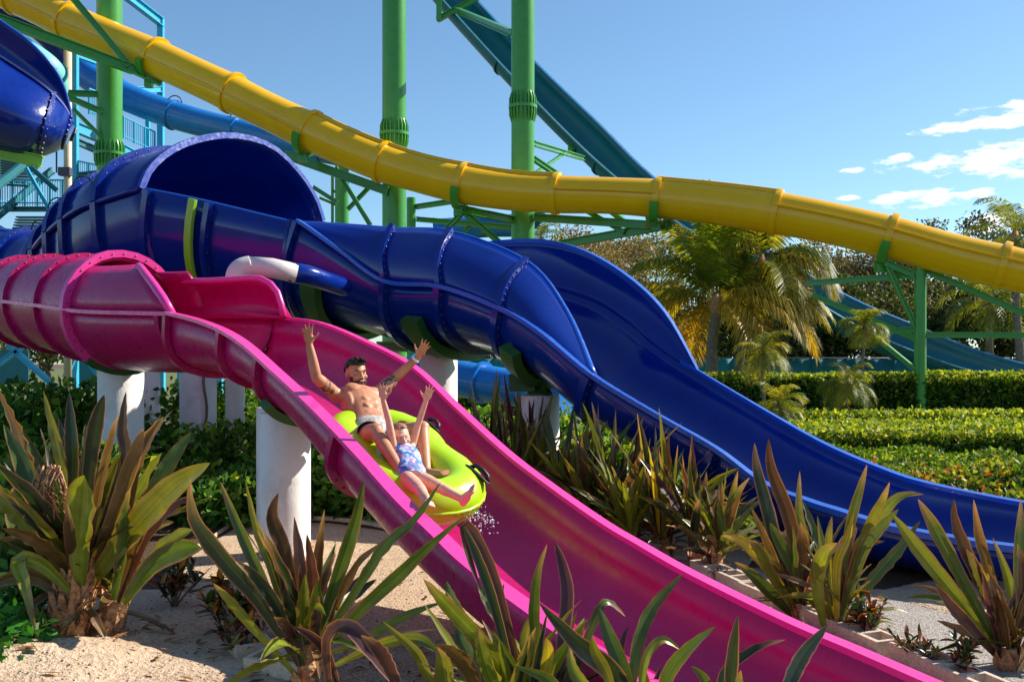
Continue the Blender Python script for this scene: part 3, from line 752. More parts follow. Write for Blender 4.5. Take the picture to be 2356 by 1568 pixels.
m = MB(); m.add([P(160, 290, 46), P(345, 380, 52), P(345, 378, 58), P(160, 300, 54)], [(0, 1, 2, 3)]); m.build('deck', M['deep_teal'], tw, smooth=False, solid=.08)
def railing(a, b, h, nb, mat='cyan'):
    A = P(*a); B = P(*b); m = MB(); z = Vector((0, 0, h))
    m.beam(A+z, B+z, .06, .06); m.beam(A+z*.12, B+z*.12, .05, .05)
    for k in range(nb+1):
        q = A.lerp(B, k/nb); m.beam(q, q+z, .03 if k % 5 else .08, .03 if k % 5 else .08)
    m.build('railing', M[mat], tw, smooth=False)
railing((284, 318, 50), (356, 352, 52), 1.1, 15); railing((205, 262, 47), (240, 275, 48), 1.2, 8)
railing((0, 474, 44), (150, 474, 44), 1.15, 26); railing((180, 430, 46), (228, 440, 46), 1.2, 10)
tbeam((-20, 481, 44), (150, 481, 44), .3, .2, 'deep_teal')
tbeam((60, 386, 42), (128, 508, 42), .14, .14, name='brace'); tbeam((72, 386, 43), (131, 438, 43), .14, .2, 'deep_teal', 'brace')
tbeam((-10, 500, 43), (120, 392, 46), .2, .3, 'deep_teal', 'stringer'); tbeam((-10, 430, 43), (90, 350, 46), .2, .35, 'deep_teal', 'stringer')
tbeam((165, 405, 46), (235, 398, 46), .2, .25, 'deep_teal'); tbeam((190, 450, 46), (225, 405, 46), .12, .2, 'deep_teal', 'brace')
m = MB()
for k in range(9):
    a = P(40-2*k, 500+6.2*k, 42-.25*k); b = P(126+2*k, 500+6.6*k, 42-.25*k); m.beam(a, b, .3, .06)
m.build('stair_flight', M['deep_teal'], tw, smooth=False)
m = MB()
for k in range(10):
    a = P(0, 424-6*k, 44+.25*k); b = P(66+3*k, 428-7*k, 44+.25*k); m.beam(a, b, .32, .06)
m.build('stair_flight', M['deep_teal'], tw, smooth=False)
# lower bracing seen below the pink tube
for a, b in (((18, 792, 40), (130, 892, 40)), ((-20, 850, 40), (60, 792, 40)), ((178, 800, 46), (228, 862, 46)), ((150, 868, 44), (180, 800, 44))): tbeam(a, b, .16, .22, name='brace')
for us in (((-80, 805), (66, 805), (66, 885), (-80, 885)), ((176, 805), (232, 815), (232, 890), (176, 890))):
    m = MB(); m.add([P(*q, 47.5) for q in us], [(0, 1, 2, 3)]); m.build('screen_panel', M['deep_teal'], tw, smooth=False, solid=.05)
tpost(420, 48, 840, .4); tpost(372, 50, 840, .3); tpost(505, 48, 850, .3)
pole = thing('utility_pole', 'pale beige pole beside the stair tower at the left', 'pole', PG(156, 43, 0))
m = MB(); a = PG(156, 43, 0); b = P(156, 84, 43); m.tube([a, (a.x, a.y, b.z)], .165, 16); m.build('shaft', M['beige'], pole)
m = MB(); m.box(P(150, 395, 42.8), (.5, .3, .35)); m.tube([P(130, 345, 42.8), P(130, 396, 42.8), P(148, 399, 42.8)], .04, 6); m.build('lamp_bracket', M['bolt'], pole, smooth=False)

# ================================================================== teal windscreen fence
fn = thing('windscreen_fence', 'long teal mesh windscreen fence behind the hedge and palms', 'fence', PG(1700, 43, 0))
def screen_mat():
    m, nt, b = newmat('teal_windscreen_mesh')
    n1 = noise(nt, 1.2, 6, .6); w = N(nt, 'ShaderNodeTexWave', Scale=9.0); w.inputs['Distortion'].default_value = 1.5
    nt.links.new(nt.nodes['TC'].outputs['Object'], w.inputs['Vector'])
    c = ramp(nt, n1.outputs[0], [(.3, lin(20, 104, 112)), (.7, lin(40, 138, 146))])
    nt.links.new(mix_rgb(nt, .18, c, w.outputs['Color'], 'MULTIPLY'), b.inputs['Base Color']); b.inputs['Roughness'].default_value = .8
    bump(nt, b, n1.outputs[0], .5, .1); return m
M['screen'] = screen_mat()
xs = [1040+i*92 for i in range(16)]
for i in range(len(xs)-1):
    rows = []
    for k in range(9):
        u = xs[i]+(xs[i+1]-xs[i])*k/8; dz = -.06*math.sin(math.pi*k/8); q = PG(u, 43+.04*math.sin(k*1.7+i), 0)
        rows.append([q+Vector((0, 0, .05)), q+Vector((0, 0, 1)), q+Vector((0, 0, 1.9+dz*.5))])
    m = MB(); m.grid(rows); m.build('mesh_panel', M['screen'], fn, solid=.01)
for u in xs:
    m = MB(); m.tube([PG(u, 43.06, 0), PG(u, 43.06, 1.98)], .035, 8); m.build('post', M['bolt'], fn)
m = MB(); m.tube([PG(xs[0], 43.06, 1.92), PG(xs[-1], 43.06, 1.92)], .025, 6); m.build('rail', M['bolt'], fn)
# ================================================================== ground
def G(u, v): return EYE*F/(v-V0)
def gp(u, v, z=0.0):
    D = EYE*F/(v-V0); return Vector(((u-U0)/F*D, D, z))
rng = np.random.default_rng(11)
def fbm(x, y, s=1.0, o=5, seed=0):
    v = np.zeros_like(x); a = 1.0; r = np.random.default_rng(seed)
    for k in range(o):
        for q in range(3):
            th, ph, f = r.uniform(0, 6.28), r.uniform(0, 6.28), s*2**k*r.uniform(.7, 1.3)
            v = v+a*np.sin((x*math.cos(th)+y*math.sin(th))*f+ph)/3
        a *= .55
    return v
m = MB()
R_ = [2, 4, 8, 14, 22, 34, 50, 80, 140, 300, 700, 1500]
m.grid([[Vector((R*math.cos(a), R*math.sin(a), 0)) for a in [2*math.pi*k/48 for k in range(48)]] for R in [.01]+R_], cv=True)
tag(m.build('ground', M['soil'], None, smooth=False), kind='structure')
def flat(name, pts, z, mat):
    vs = [gp(u, v, z) for u, v in pts]; m = MB(); m.add(vs, [tuple(range(len(vs)))]); o = m.build(name, mat, None, smooth=False); tag(o, kind='structure'); return o
far = MB(); far.add([(-200, 17, .004), (200, 17, .004), (200, 300, .004), (-200, 300, .004)], [(0, 1, 2, 3)]); tag(far.build('lawn', M['lawn'], None, smooth=False), kind='structure')
gravel_pts = [(380, 1320), (470, 1262), (540, 1216), (640, 1203), (760, 1204), (880, 1222), (990, 1262), (1080, 1330), (1130, 1430), (1110, 1560), (980, 1640), (820, 1600), (690, 1500), (560, 1420), (470, 1376), (400, 1350)]
flat('gravel_path', gravel_pts, .008, M['gravel'])
flat('gravel_bed', [(1560, 1290), (1760, 1310), (2000, 1362), (2250, 1434), (2500, 1520), (2600, 1700), (2250, 1640), (2000, 1500), (1760, 1400), (1620, 1345)], .008, M['shade_grey_gravel'])
flat('sandy_bed', [(1260, 1100), (1500, 1130), (1760, 1250), (1720, 1305), (1560, 1288), (1400, 1230)], .006, M['sand'])
# uneven sand in the front beds
nx, ny = 190, 130
X, Y = np.meshgrid(np.linspace(-6.5, 4.5, nx), np.linspace(2.6, 8.2, ny))
gpoly = [gp(u, v) for u, v in gravel_pts]+[]
def inpoly(x, y, poly):
    c = False; n = len(poly)
    for i in range(n):
        a = poly[i]; b = poly[i-1]
        if (a.y > y) != (b.y > y) and x < (b.x-a.x)*(y-a.y)/(b.y-a.y)+a.x: c = not c
    return c
gb = [gp(u, v) for u, v in [(1500, 1270), (1760, 1310), (2000, 1362), (2250, 1434), (2500, 1520), (2600, 1700), (2250, 1640), (2000, 1500), (1760, 1400), (1560, 1345)]]
msk = np.array([[1.0 if (inpoly(x, y, gpoly) or inpoly(x, y, gb)) else 0.0 for x in X[0]] for y in Y[:, 0]])
for _ in range(4):
    mp = np.pad(msk, 1, mode='edge'); msk = (mp[1:-1, 1:-1]*2+mp[:-2, 1:-1]+mp[2:, 1:-1]+mp[1:-1, :-2]+mp[1:-1, 2:])/6
Z = .035+.05*fbm(X, Y, 1.6, 3, 3)+.022*fbm(X, Y, 7, 4, 5)+.012*np.abs(fbm(X, Y, 26, 3, 6))
Z = np.maximum(Z, .012); Z = Z*(1-np.clip(msk*1.4-.2, 0, 1))+.004-.12*np.clip(msk*2-1.1, 0, 1)
Z = np.maximum(Z, -.06)+np.exp(-((X+2.6)**2/1.6+(Y-5.35)**2/.25))*.07
Z = Z-np.clip((Y-7.4)/.8, 0, 1)*.15
m = MB(); m.grid([[Vector((X[i, j], Y[i, j], Z[i, j])) for j in range(nx)] for i in range(ny)])
tag(m.build('sand', M['sand'], None), kind='structure')
# scattered grit and chips on sand and gravel
n = 5000; gx = rng.uniform(-4.2, 2.5, n); gy = rng.uniform(4.3, 9.5, n); sz = rng.uniform(.004, .012, n)
a = rng.uniform(0, 6.28, n); px = np.stack([np.cos(a), np.sin(a), np.zeros(n)], 1)*sz[:, None]; py = np.stack([-np.sin(a), np.cos(a), np.zeros(n)], 1)*sz[:, None]*.6
jx = np.clip(((gx+6.5)/11*(nx-1)).astype(int), 0, nx-1); jy = np.clip(((gy-2.6)/5.6*(ny-1)).astype(int), 0, ny-1)
gz = np.where(gy < 8.1, np.maximum(Z[jy, jx], .008), .008)+.008
c = np.stack([gx, gy, gz], 1); tl = np.stack([np.zeros(n), np.zeros(n), sz*.5], 1)
cl_ = np.where(rng.random((n, 1)) < .6, np.array([[.06, .045, .035]]), np.array([[.3, .25, .2]]))*rng.uniform(.6, 1.3, (n, 1))
gq = np.stack([c-px, c-py+tl, c+px, c+py-tl*.5], 1)
n2 = 260; lx = rng.uniform(-3.6, 1.6, n2); ly = rng.uniform(4.5, 9.2, n2); k2 = rng.integers(0, 3, n2) > 0
lx[k2] = np.where(rng.random(k2.sum()) < .5, rng.normal(-2.5, .5, k2.sum()), rng.normal(-1.1, .45, k2.sum())); ly[k2] = np.where(lx[k2] < -1.8, rng.normal(5.9, .5, k2.sum()), rng.normal(5.3, .5, k2.sum()))
jx = np.clip(((lx+6.5)/11*(nx-1)).astype(int), 0, nx-1); jy = np.clip(((ly-2.6)/5.6*(ny-1)).astype(int), 0, ny-1)
lz = np.where(ly < 8.1, np.maximum(Z[jy, jx], .008), .008)+.014; a = rng.uniform(0, 6.28, n2); s2 = rng.uniform(.02, .06, n2)[:, None]
c = np.stack([lx, ly, lz], 1); px = np.stack([np.cos(a), np.sin(a), rng.uniform(-.2, .3, n2)], 1)*s2; py = np.stack([-np.sin(a), np.cos(a), rng.uniform(-.3, .4, n2)], 1)*s2*.3
gq = np.concatenate([gq, np.stack([c-px, c-py, c+px, c+py], 1)]); cl_ = np.concatenate([cl_, np.array([[.22, .13, .06]])*rng.uniform(.5, 1.5, (n2, 1))*rng.uniform(.85, 1.15, (n2, 3))])
tag(quads_obj('leaf_litter', gq, M['shrub_leaf'], cl_.astype(np.float32)), 'grit and dry leaves scattered on the sand and gravel', kind='stuff')
# concrete edging strip at the back of the gravel
m = MB(); ep = [gp(u, v) for u, v in catmull([(400, 1292), (470, 1255), (540, 1211), (640, 1199), (760, 1200), (880, 1217), (1000, 1262)], 6)]
m.grid([[p+Vector((0, .0, .01)), p+Vector((0, 0, .05)), p+Vector((0, .09, .05)), p+Vector((0, .09, .01))] for p in ep], cv=True, cap=True)
tag(m.build('edging_kerb', M['block'], None, angle=30), kind='structure')
m = MB(); m.box((-3.5, 12.3, .05), (4, .12, .1)); tag(m.build('edging_kerb', M['block'], None, smooth=False), kind='structure')
# hollow blocks edging the bed behind the pink flume
def block():
    m = MB(); L, B, H, w = .38, .19, .1, .03
    for (x0, x1, y0, y1) in ((-L/2, L/2, -B/2, -B/2+w), (-L/2, L/2, B/2-w, B/2), (-L/2, -L/2+w, -B/2+w, B/2-w), (L/2-w, L/2, -B/2+w, B/2-w), (-w/2, w/2, -B/2+w, B/2-w)):
        m.box(((x0+x1)/2, (y0+y1)/2, H/2), (x1-x0-.001, y1-y0-.001, H))
    return m
b0 = block().build('concrete_block', M['block'], None, smooth=False)
bl = [gp(u, v) for u, v in [(1636, 1326), (2240, 1592)]]
lab = ['hollow concrete block at the far end of the row behind the pink flume', 'hollow concrete block second from the far end, empty cells facing up', 'hollow concrete block half hidden by the base of a tall bronze plant', 'hollow concrete block between the two tall bronze plants', 'hollow concrete block right of the twin plants by a small croton', 'hollow concrete block just beyond the small croton, towards the camera', 'hollow concrete block beside the pair of low crotons', 'hollow concrete block nearest the lower right corner']
for i in range(8):
    o = b0 if i == 0 else b0.copy()
    if i: COL.objects.link(o)
    p = bl[0].lerp(bl[1], i/7); o.location = (p.x+.02*math.sin(i*2.3), p.y, .0); o.rotation_euler = (.03*math.sin(i*1.7), .02*math.cos(i), math.atan2(bl[1].y-bl[0].y, bl[1].x-bl[0].x)+.06*math.sin(i*3.1))
    tag(o, lab[i], 'concrete block', 'concrete edging blocks')
for i, (u, v, rz, l) in enumerate([(612, 1512, .5, 'hollow concrete block half buried in sand left of the front strap plant'), (652, 1560, -.5, 'hollow concrete block at the bottom edge under the front strap plant')]):
    o = b0.copy(); COL.objects.link(o); p = gp(u, v); o.location = (p.x, p.y, .03); o.rotation_euler = (.1, -.05, rz); tag(o, l, 'concrete block', 'concrete edging blocks')

# ================================================================== leaf masses
def rand_dirs(n, up=.3):
    d = rng.normal(size=(n, 3)); d[:, 2] += up; return d/np.linalg.norm(d, axis=1)[:, None]
def leaf_quads(pos, length, width, dirs, droop=.15):
    n = len(pos); s = np.cross(dirs, rng.normal(size=(n, 3))); s /= np.linalg.norm(s, axis=1)[:, None]+1e-9
    L = (length*rng.uniform(.6, 1.25, n))[:, None]; Wd = (width*rng.uniform(.7, 1.2, n))[:, None]
    tip = pos+dirs*L; tip[:, 2] -= droop*L[:, 0]
    midp = pos+dirs*L*.5
    return np.stack([pos, midp+s*Wd, tip, midp-s*Wd], 1)
def pal(n, cols, w, jit=.25):
    c = np.array(cols)[rng.choice(len(cols), n, p=np.array(w)/sum(w))]
    return (c*rng.uniform(1-jit, 1+jit, (n, 1))*rng.uniform(.9, 1.1, (n, 3))).astype(np.float32)
def lc(*rgb): return lin(*rgb)[:3]
GREENS = [lc(76, 122, 42), lc(108, 154, 54), lc(158, 184, 72), lc(54, 90, 36)]
def cluster_mass(centres, radii, n, leaf, width, cols, w, name, parent=None, mat='shrub_leaf', up=.35, shell=.55):
    """leaves through a set of overlapping ellipsoid clumps"""
    C = np.array(centres); Rr = np.array(radii); vol = Rr.prod(1)**.7; k = rng.choice(len(C), n, p=vol/vol.sum())
    d = rng.normal(size=(n, 3)); d /= np.linalg.norm(d, axis=1)[:, None]
    r = rng.uniform(shell, 1, n)**.7
    p = C[k]+d*Rr[k]*r[:, None]
    keep = p[:, 2] > .02; p = p[keep]; d = d[keep]; n = len(p)
    dd = d*.7+rand_dirs(n, up)*.9; dd /= np.linalg.norm(dd, axis=1)[:, None]
    return quads_obj(name, leaf_quads(p, leaf, width, dd), M[mat], pal(n, cols, w), parent)

# dark leafy ground cover under the slides
def cover(name, label, spots, n, leaf=.13, width=.028, cols=GREENS, w=(4, 3, 1.4, 3)):
    cs = []; rs = []
    for (u, D, h, r) in spots:
        q = PG(u, D, h*.5); cs.append(tuple(q)); rs.append((r, r, h*.62))
        for _ in range(3):
            cs.append((q.x+rng.uniform(-r, r), q.y+rng.uniform(-r, r)*.7, h*rng.uniform(.3, .75))); rs.append((r*.5, r*.5, h*.4))
    o = cluster_mass(cs, rs, n, leaf, width, cols, w, name); tag(o, label, None, None, 'stuff')
    m = MB()
    for c, r in list(zip(cs, rs))[::4]: m.ball((c[0], c[1], c[2]*.7), (r[0]*.62, r[1]*.62, r[2]*.62), nu=10, nv=6)
    return o
cover('ground_cover', 'dark green shrubs massed under the pink tube at the left', [(-60, 12, 1.25, .9), (20, 12.6, 1.3, .8), (90, 12.2, 1.15, .8), (150, 13, 1.35, .8), (215, 13, 1.35, .7), (60, 10.5, .8, .7), (170, 10.5, .75, .7), (240, 10.5, .7, .7), (-20, 9, .7, .7), (110, 8.6, .5, .6)], 9000, .17, .042)
cover('ground_cover', 'leafy green shrubs between the white piers', [(395, 15.5, 1.3, .8), (440, 13.3, .75, .7), (385, 13, .85, .6), (480, 13.4, .5, .5), (585, 15.5, 1.3, .9), (520, 16, 1.3, .8), (610, 14, .8, .7), (340, 11, .6, .6), (400, 11.4, .5, .6), (600, 12.6, .5, .4), (700, 14.5, 1.0, .8)], 9000, .15, .04, GREENS+[lc(150, 170, 50)], (4, 3, 1.4, 3, 1))
cover('ground_cover', 'low dark shrubs along the back edge of the gravel', [(480, 10.7, .42, .4), (540, 10.4, .5, .4), (590, 11, .55, .45), (740, 11.1, .62, .5), (800, 11, .7, .5), (860, 10.9, .62, .5), (910, 10.5, .42, .4), (770, 12, .9, .6), (860, 12, .9, .6), (940, 11.5, .6, .5), (510, 11.4, .35, .4)], 8000, .12, .034)
cover('ground_cover', 'light green leafy shrubs behind the bronze plants in the middle', [(1110, 16, .9, .8), (1200, 14.5, .8, .8), (1300, 13.5, .9, .8), (1380, 13, .8, .7), (1450, 12.4, .75, .7), (1500, 11.2, .6, .6), (1340, 15.5, 1.0, .9), (1290, 11.6, .6, .6), (1400, 11.2, .6, .6)], 7000, .14, .036, GREENS+[lc(130, 160, 50)], (3, 3, 2, 2, 2))
cover('ground_cover', 'small bright green weeds at the lower left corner', [(8, 5.55, .3, .22), (-30, 5.3, .35, .25), (20, 6.0, .35, .22), (40, 6.3, .3, .25)], 1300, .085, .024, [lc(60, 130, 40), lc(40, 96, 36)], (2, 2))
# hedges
def hedge(name, label, x0, x1, y0, y1, h, n, leaf, cols, w, sunlit_topcols, kind=None, cat='hedge', bumps=.06, width=None):
    root = thing(name, label, cat, ((x0+x1)/2, (y0+y1)/2, 0))
    fr = rng.random(n); x = rng.uniform(x0, x1, n); y = np.where(fr < .45, y0, rng.uniform(y0, y1, n)); z = np.where(fr < .45, rng.uniform(.03, h, n), h)
    bz = fbm(x, y, 1.1, 4, 8)*bumps
    z = z+bz*np.clip(z/h, 0, 1)+rng.normal(0, .03, n); y = y-np.where(fr < .45, bz*1.5, 0)+rng.normal(0, .05, n)
    p = np.stack([x, y, z], 1); d = rand_dirs(n, .5); d[:, 1] -= np.where(fr < .45, .6, 0); d /= np.linalg.norm(d, axis=1)[:, None]
    col = pal(n, cols, w); topm = z > h-.16; ct = pal(n, *sunlit_topcols); col = np.where((topm & (rng.random(n) < .75))[:, None], ct, col)
    quads_obj('foliage', leaf_quads(p, leaf, width or leaf*.28, d), M['shrub_leaf'], col.astype(np.float32), root)
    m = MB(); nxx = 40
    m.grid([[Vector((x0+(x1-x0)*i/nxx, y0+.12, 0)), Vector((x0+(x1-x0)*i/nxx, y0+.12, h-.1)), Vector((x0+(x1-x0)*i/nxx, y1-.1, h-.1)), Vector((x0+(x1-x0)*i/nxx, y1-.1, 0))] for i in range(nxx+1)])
    m.build('shade_core', M['core'], root)
    return root
YG = ([lc(160, 176, 56), lc(192, 194, 80), lc(122, 148, 46)], (3, 1.4, 2.4))  # paler leaves for the tops, sunlight painted into their colour
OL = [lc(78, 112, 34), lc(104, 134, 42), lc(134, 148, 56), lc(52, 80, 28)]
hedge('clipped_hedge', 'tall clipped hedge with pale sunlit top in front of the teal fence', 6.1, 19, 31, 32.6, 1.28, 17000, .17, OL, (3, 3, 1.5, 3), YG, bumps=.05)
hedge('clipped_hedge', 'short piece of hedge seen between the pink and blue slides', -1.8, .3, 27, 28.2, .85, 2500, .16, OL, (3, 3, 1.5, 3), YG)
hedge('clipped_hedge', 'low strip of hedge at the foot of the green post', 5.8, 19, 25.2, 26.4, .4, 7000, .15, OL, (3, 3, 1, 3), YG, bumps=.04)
hedge('clipped_hedge', 'nearest stepped hedge with a flat sunlit pale green top, above the orange-tipped shrubs', 3.2, 13, 17, 19.6, .52, 16000, .11, OL, (3, 3, 1.5, 2), YG, bumps=.05)
hb = thing('shrub_bed', 'broad bed of low shrubs with orange young leaves at the right', 'shrub bed', (7, 16, 0))
n = 85000; y = rng.uniform(10.2, 17.2, n); x = rng.uniform(2.2, 14, n)
hh = .36+.15*fbm(x, y, 1.6, 4, 9)+.09*fbm(x, y, 4.2, 3, 19)-np.clip((12.0-y)/5, 0, .2)-.22*np.clip((y-13)/3.4, 0, 1)
fr = rng.random(n); y0 = 10.2+.9*np.clip((x-3)/6, 0, 1)*0
z = hh-rng.exponential(.1, n); z = np.maximum(z, .03)
keep = (x/y > .22) & (x/y < .62); x, y, z, hh = x[keep], y[keep], z[keep], hh[keep]; n = len(x)
tone = fbm(x, y, .9, 3, 31)
col = pal(n, OL+[lc(136, 166, 54), lc(186, 182, 76)], (3, 3, 1.6, 2, 1.8, .5)); red = (np.exp(-((x-5.2)**2+(y-12.6)**2/2.5)/1.0)*.22+np.exp(-((x-4.6)**2+(y-11.4)**2)/.5)*.2+.008 > rng.random(n)) & (z > hh-.1)
col = np.where(red[:, None], pal(n, [lc(204, 140, 54), lc(184, 84, 50), lc(206, 178, 70)], (3, 1.4, 3)), col*(1+.25*tone[:, None])).astype(np.float32)
quads_obj('foliage', leaf_quads(np.stack([x, y, z], 1), .095, .024, rand_dirs(n, .7)), M['shrub_leaf'], col, hb)
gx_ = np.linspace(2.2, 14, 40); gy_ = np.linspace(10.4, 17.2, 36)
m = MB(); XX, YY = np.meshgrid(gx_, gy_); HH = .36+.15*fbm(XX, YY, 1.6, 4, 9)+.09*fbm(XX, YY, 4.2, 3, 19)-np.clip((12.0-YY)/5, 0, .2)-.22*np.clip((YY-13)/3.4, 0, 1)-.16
m.grid([[Vector((XX[i, j], YY[i, j], HH[i, j])) for j in range(40)] for i in range(36)]); m.build('shade_core', M['core'], hb)

# ================================================================== background trees
def tree(name, label, loc, h, rx, kind, n, seed, group=None):
    r = random.Random(seed); root = thing(name, label, 'tree', loc, group); L = Vector(loc)
    tm = MB(); cs = []; rs = []
    th_ = h*.28
    tm.tube([L+Vector((0, 0, -.1)), L+Vector((r.uniform(-.2, .2), 0, th_*.6)), L+Vector((r.uniform(-.3, .3), r.uniform(-.3, .3), th_))], [h*.026, h*.021, h*.018], 8)
    for k in range(13):
        a = r.uniform(0, 6.28); zz = r.uniform(.32, .95)*h; rr = rx*r.uniform(.25, .95)*math.sqrt(max(.12, 1-((zz/h-.6)/.48)**2))
        e = L+Vector((rr*math.cos(a), rr*math.sin(a), zz)); s_ = L+Vector((0, 0, th_*r.uniform(.7, 1.1)))
        mid_ = s_.lerp(e, .5)+Vector((0, 0, h*.05))
        tm.tube([s_, mid_, e], [h*.011, h*.007, h*.002], 5)
        cs.append(tuple(e)); q = rx*r.uniform(.26, .46); rs.append((q, q, q*.72))
        for _ in range(2):
            cs.append((e.x+r.uniform(-q, q), e.y+r.uniform(-q, q), e.z+r.uniform(-.6, .6)*q)); rs.append((q*.5, q*.5, q*.4))
    tm.build('trunk', M['bark'], root)
    cols, w, leaf = {'brown': ([lc(138, 122, 86), lc(164, 144, 100), lc(104, 104, 62), lc(184, 164, 116)], (3, 2, 2, 1), .25), 'dark': ([lc(54, 74, 38), lc(76, 96, 48), lc(106, 112, 58), lc(140, 118, 76)], (3, 3, 2, 1), .25),
                     'olive': ([lc(112, 120, 64), lc(140, 138, 78), lc(84, 98, 50), lc(170, 148, 90)], (3, 2, 2, 1), .25)}[kind]
    cluster_mass(cs, rs, n, leaf, leaf*.26, cols, w, 'crown', root, 'tree_leaf', .2, .2)
    return root
specs = [(1265, 58, 8.2, 3.2, 'olive', 'olive tree behind the right green column, under the yellow tube'), (1345, 60, 9.2, 3.4, 'brown', 'golden brown tree above the curve of the blue slide'), (1425, 57, 8.4, 3.2, 'brown', 'golden brown tree left of the big coconut palm'), (1505, 62, 8.6, 3.4, 'olive', 'olive tree directly behind the left fronds of the big palm'),
         (1800, 60, 7.6, 3.2, 'olive', 'olive tree filling the gap right behind the big palm trunk'), (1905, 58, 8.6, 3.6, 'brown', 'golden brown tree under the yellow tube, right of the big palm'), (2010, 59, 8.4, 3.6, 'brown', 'golden brown tree behind the green post arms'), (2100, 62, 9.4, 3.6, 'dark', 'dark tree whose top shows above the yellow tube at right'),
         (2200, 60, 9.8, 3.6, 'dark', 'dark bushy tree top left of the right-hand palm fronds'), (2300, 66, 10.2, 3.6, 'olive', 'olive tree behind the palm fronds at the right edge'), (2370, 56, 9.6, 3.2, 'dark', 'tall dark tree cut by the right edge of the picture'), (2280, 50, 5.6, 3.2, 'dark', 'low dark tree behind the teal flume near the right edge'),
         (1950, 48, 4.6, 2.8, 'dark', 'low dark tree under the green post arms'), (2130, 49, 5.2, 3.0, 'dark', 'low dark tree right behind the green post'), (1700, 52, 5.0, 3.0, 'dark', 'low dark tree behind the palm trunks and fence'), (1580, 54, 5.2, 3.0, 'olive', 'low olive tree left of the big palm trunk'), (1120, 54, 5.2, 3.0, 'olive', 'low olive tree behind the white pier of the blue slide'),
         (1840, 47, 4.2, 2.6, 'dark', 'low dark tree behind the hanging yellow fronds'), (110, 60, 5.2, 3.0, 'olive', 'low olive tree beyond the stair tower base'), (300, 62, 5.0, 3.0, 'olive', 'low olive tree beyond the left white piers'), (2420, 47, 6.4, 3.2, 'dark', 'dark tree at the right edge behind the teal flume')]
for i, (u, D, h, rx, kind, l) in enumerate(specs):
    tree('broadleaf_tree', l, PG(u, D, 0), h*1.12, rx*1.2, kind, 9000, 100+i, 'trees beyond the fence')

# ================================================================== palms
def frond(fv, fc, base, az, elev, L, droop, nl, ll, col, yel_=0.0, lw=.03, hang=.5, arch=1.0):
    """pinnate frond: curved midrib and drooping leaflets"""
    d = Vector((math.sin(az)*math.cos(elev), math.cos(az)*math.cos(elev), math.sin(elev))); p = Vector(base); pts = [p.copy()]
    n = 16
    for k in range(n):
        d = (d+Vector((0, 0, -droop/n*(.4+1.4*k/n)))).normalized(); p = p+d*L/n; pts.append(p.copy())
    for k in range(n):          # midrib
        t = (pts[k+1]-pts[k]).normalized(); s_ = t.cross(Vector((0, 0, 1))).normalized()*.022*(1.1-k/n)
        fv.append([pts[k]-s_, pts[k]+s_, pts[k+1]+s_*.8, pts[k+1]-s_*.8]); fc.append((.22, .2, .07))
    for j in range(nl):
        f = .14+.86*j/(nl-1); x = f*n; k = min(int(x), n-1); q = pts[k].lerp(pts[k+1], x-k); t = (pts[min(k+1, n)]-pts[k]).normalized()
        s_ = t.cross(Vector((0, 0, 1)));  s_ = s_.normalized() if s_.length > .01 else Vector((1, 0, 0)); up = s_.cross(t)
        lw_ = lw*(1-.5*abs(f-.5)); l_ = ll*(.55+.45*math.sin(math.pi*min(1, f*1.05)))*(1-.45*max(0, f-.75)/.25)
        for sg in (-1, 1):
            dd = (s_*sg*.8+t*(.45+.3*f)+up*.22+Vector((random.gauss(0, .09), random.gauss(0, .09), random.gauss(0, .09)))).normalized()
            a = q; b = q+dd*l_*.5+Vector((0, 0, -hang*.12*l_)); c = q+dd*l_*.93+Vector((0, 0, -hang*.62*l_))
            w1 = t*lw_
            y_ = min(1, max(0, yel_*(1.1+random.gauss(0, .3))))
            cc = [col[i]*(1-y_)+(.55, .36, .04)[i]*y_ for i in range(3)]; k_ = random.uniform(.7, 1.25); cc = tuple(i*k_ for i in cc)
            fv.append([a-w1*.5, a+w1*.5, b+w1, b-w1]); fc.append(cc); fv.append([b-w1, b+w1, c+w1*.12, c-w1*.12]); fc.append(cc)
def palm(name, label, base, crown, r, fronds, mat='bark', group=None, boot=True):
    root = thing(name, label, 'palm tree', base, group)
    b = Vector(base); c = Vector(crown); path = [b.lerp(c, k/8)+Vector((.06*math.sin(k), 0, 0)) for k in range(9)]
    m = MB(); rad_ = []; pp = []
    for k in range(33):
        f = k/32; i = min(int(f*8), 7); pp.append(path[i].lerp(path[i+1], f*8-i)); rad_.append(r*(1.15-.3*f)*(1.06 if k % 2 else .97))
    m.tube(pp, rad_, 12); m.build('trunk', M['bark'], root)
    fv = []; fc = []
    for q in fronds: frond(fv, fc, c, *q)
    o = quads_obj('crown', np.array([[tuple(x) for x in f] for f in fv]), M['frond'], np.array(fc, dtype=np.float32), root)
    if boot:
        m = MB(); m.tube([c+Vector((0, 0, -.5)), c+Vector((0, 0, -.2)), c+Vector((0, 0, .25))], [r*.9, r*1.5, r*.6], 10); m.build('leaf_base', M['husk'], root)
    return root
g1 = lc(124, 150, 52); g2 = lc(158, 164, 64); g3 = lc(92, 120, 46)
random.seed(5)
fr = []
for k in range(28):
    az_ = 2*math.pi*k/28*2.4+random.uniform(-.2, .2); el_ = [1.3, 1.0, .75, .5, .25, -.05][k % 6]+random.uniform(-.1, .1)
    fr.append((az_, el_, random.uniform(2.9, 3.6), 1.9-el_*.4, 46, .85, random.choice([g1, g2, g3]), max(0, .7-el_*.75), .026, .8))
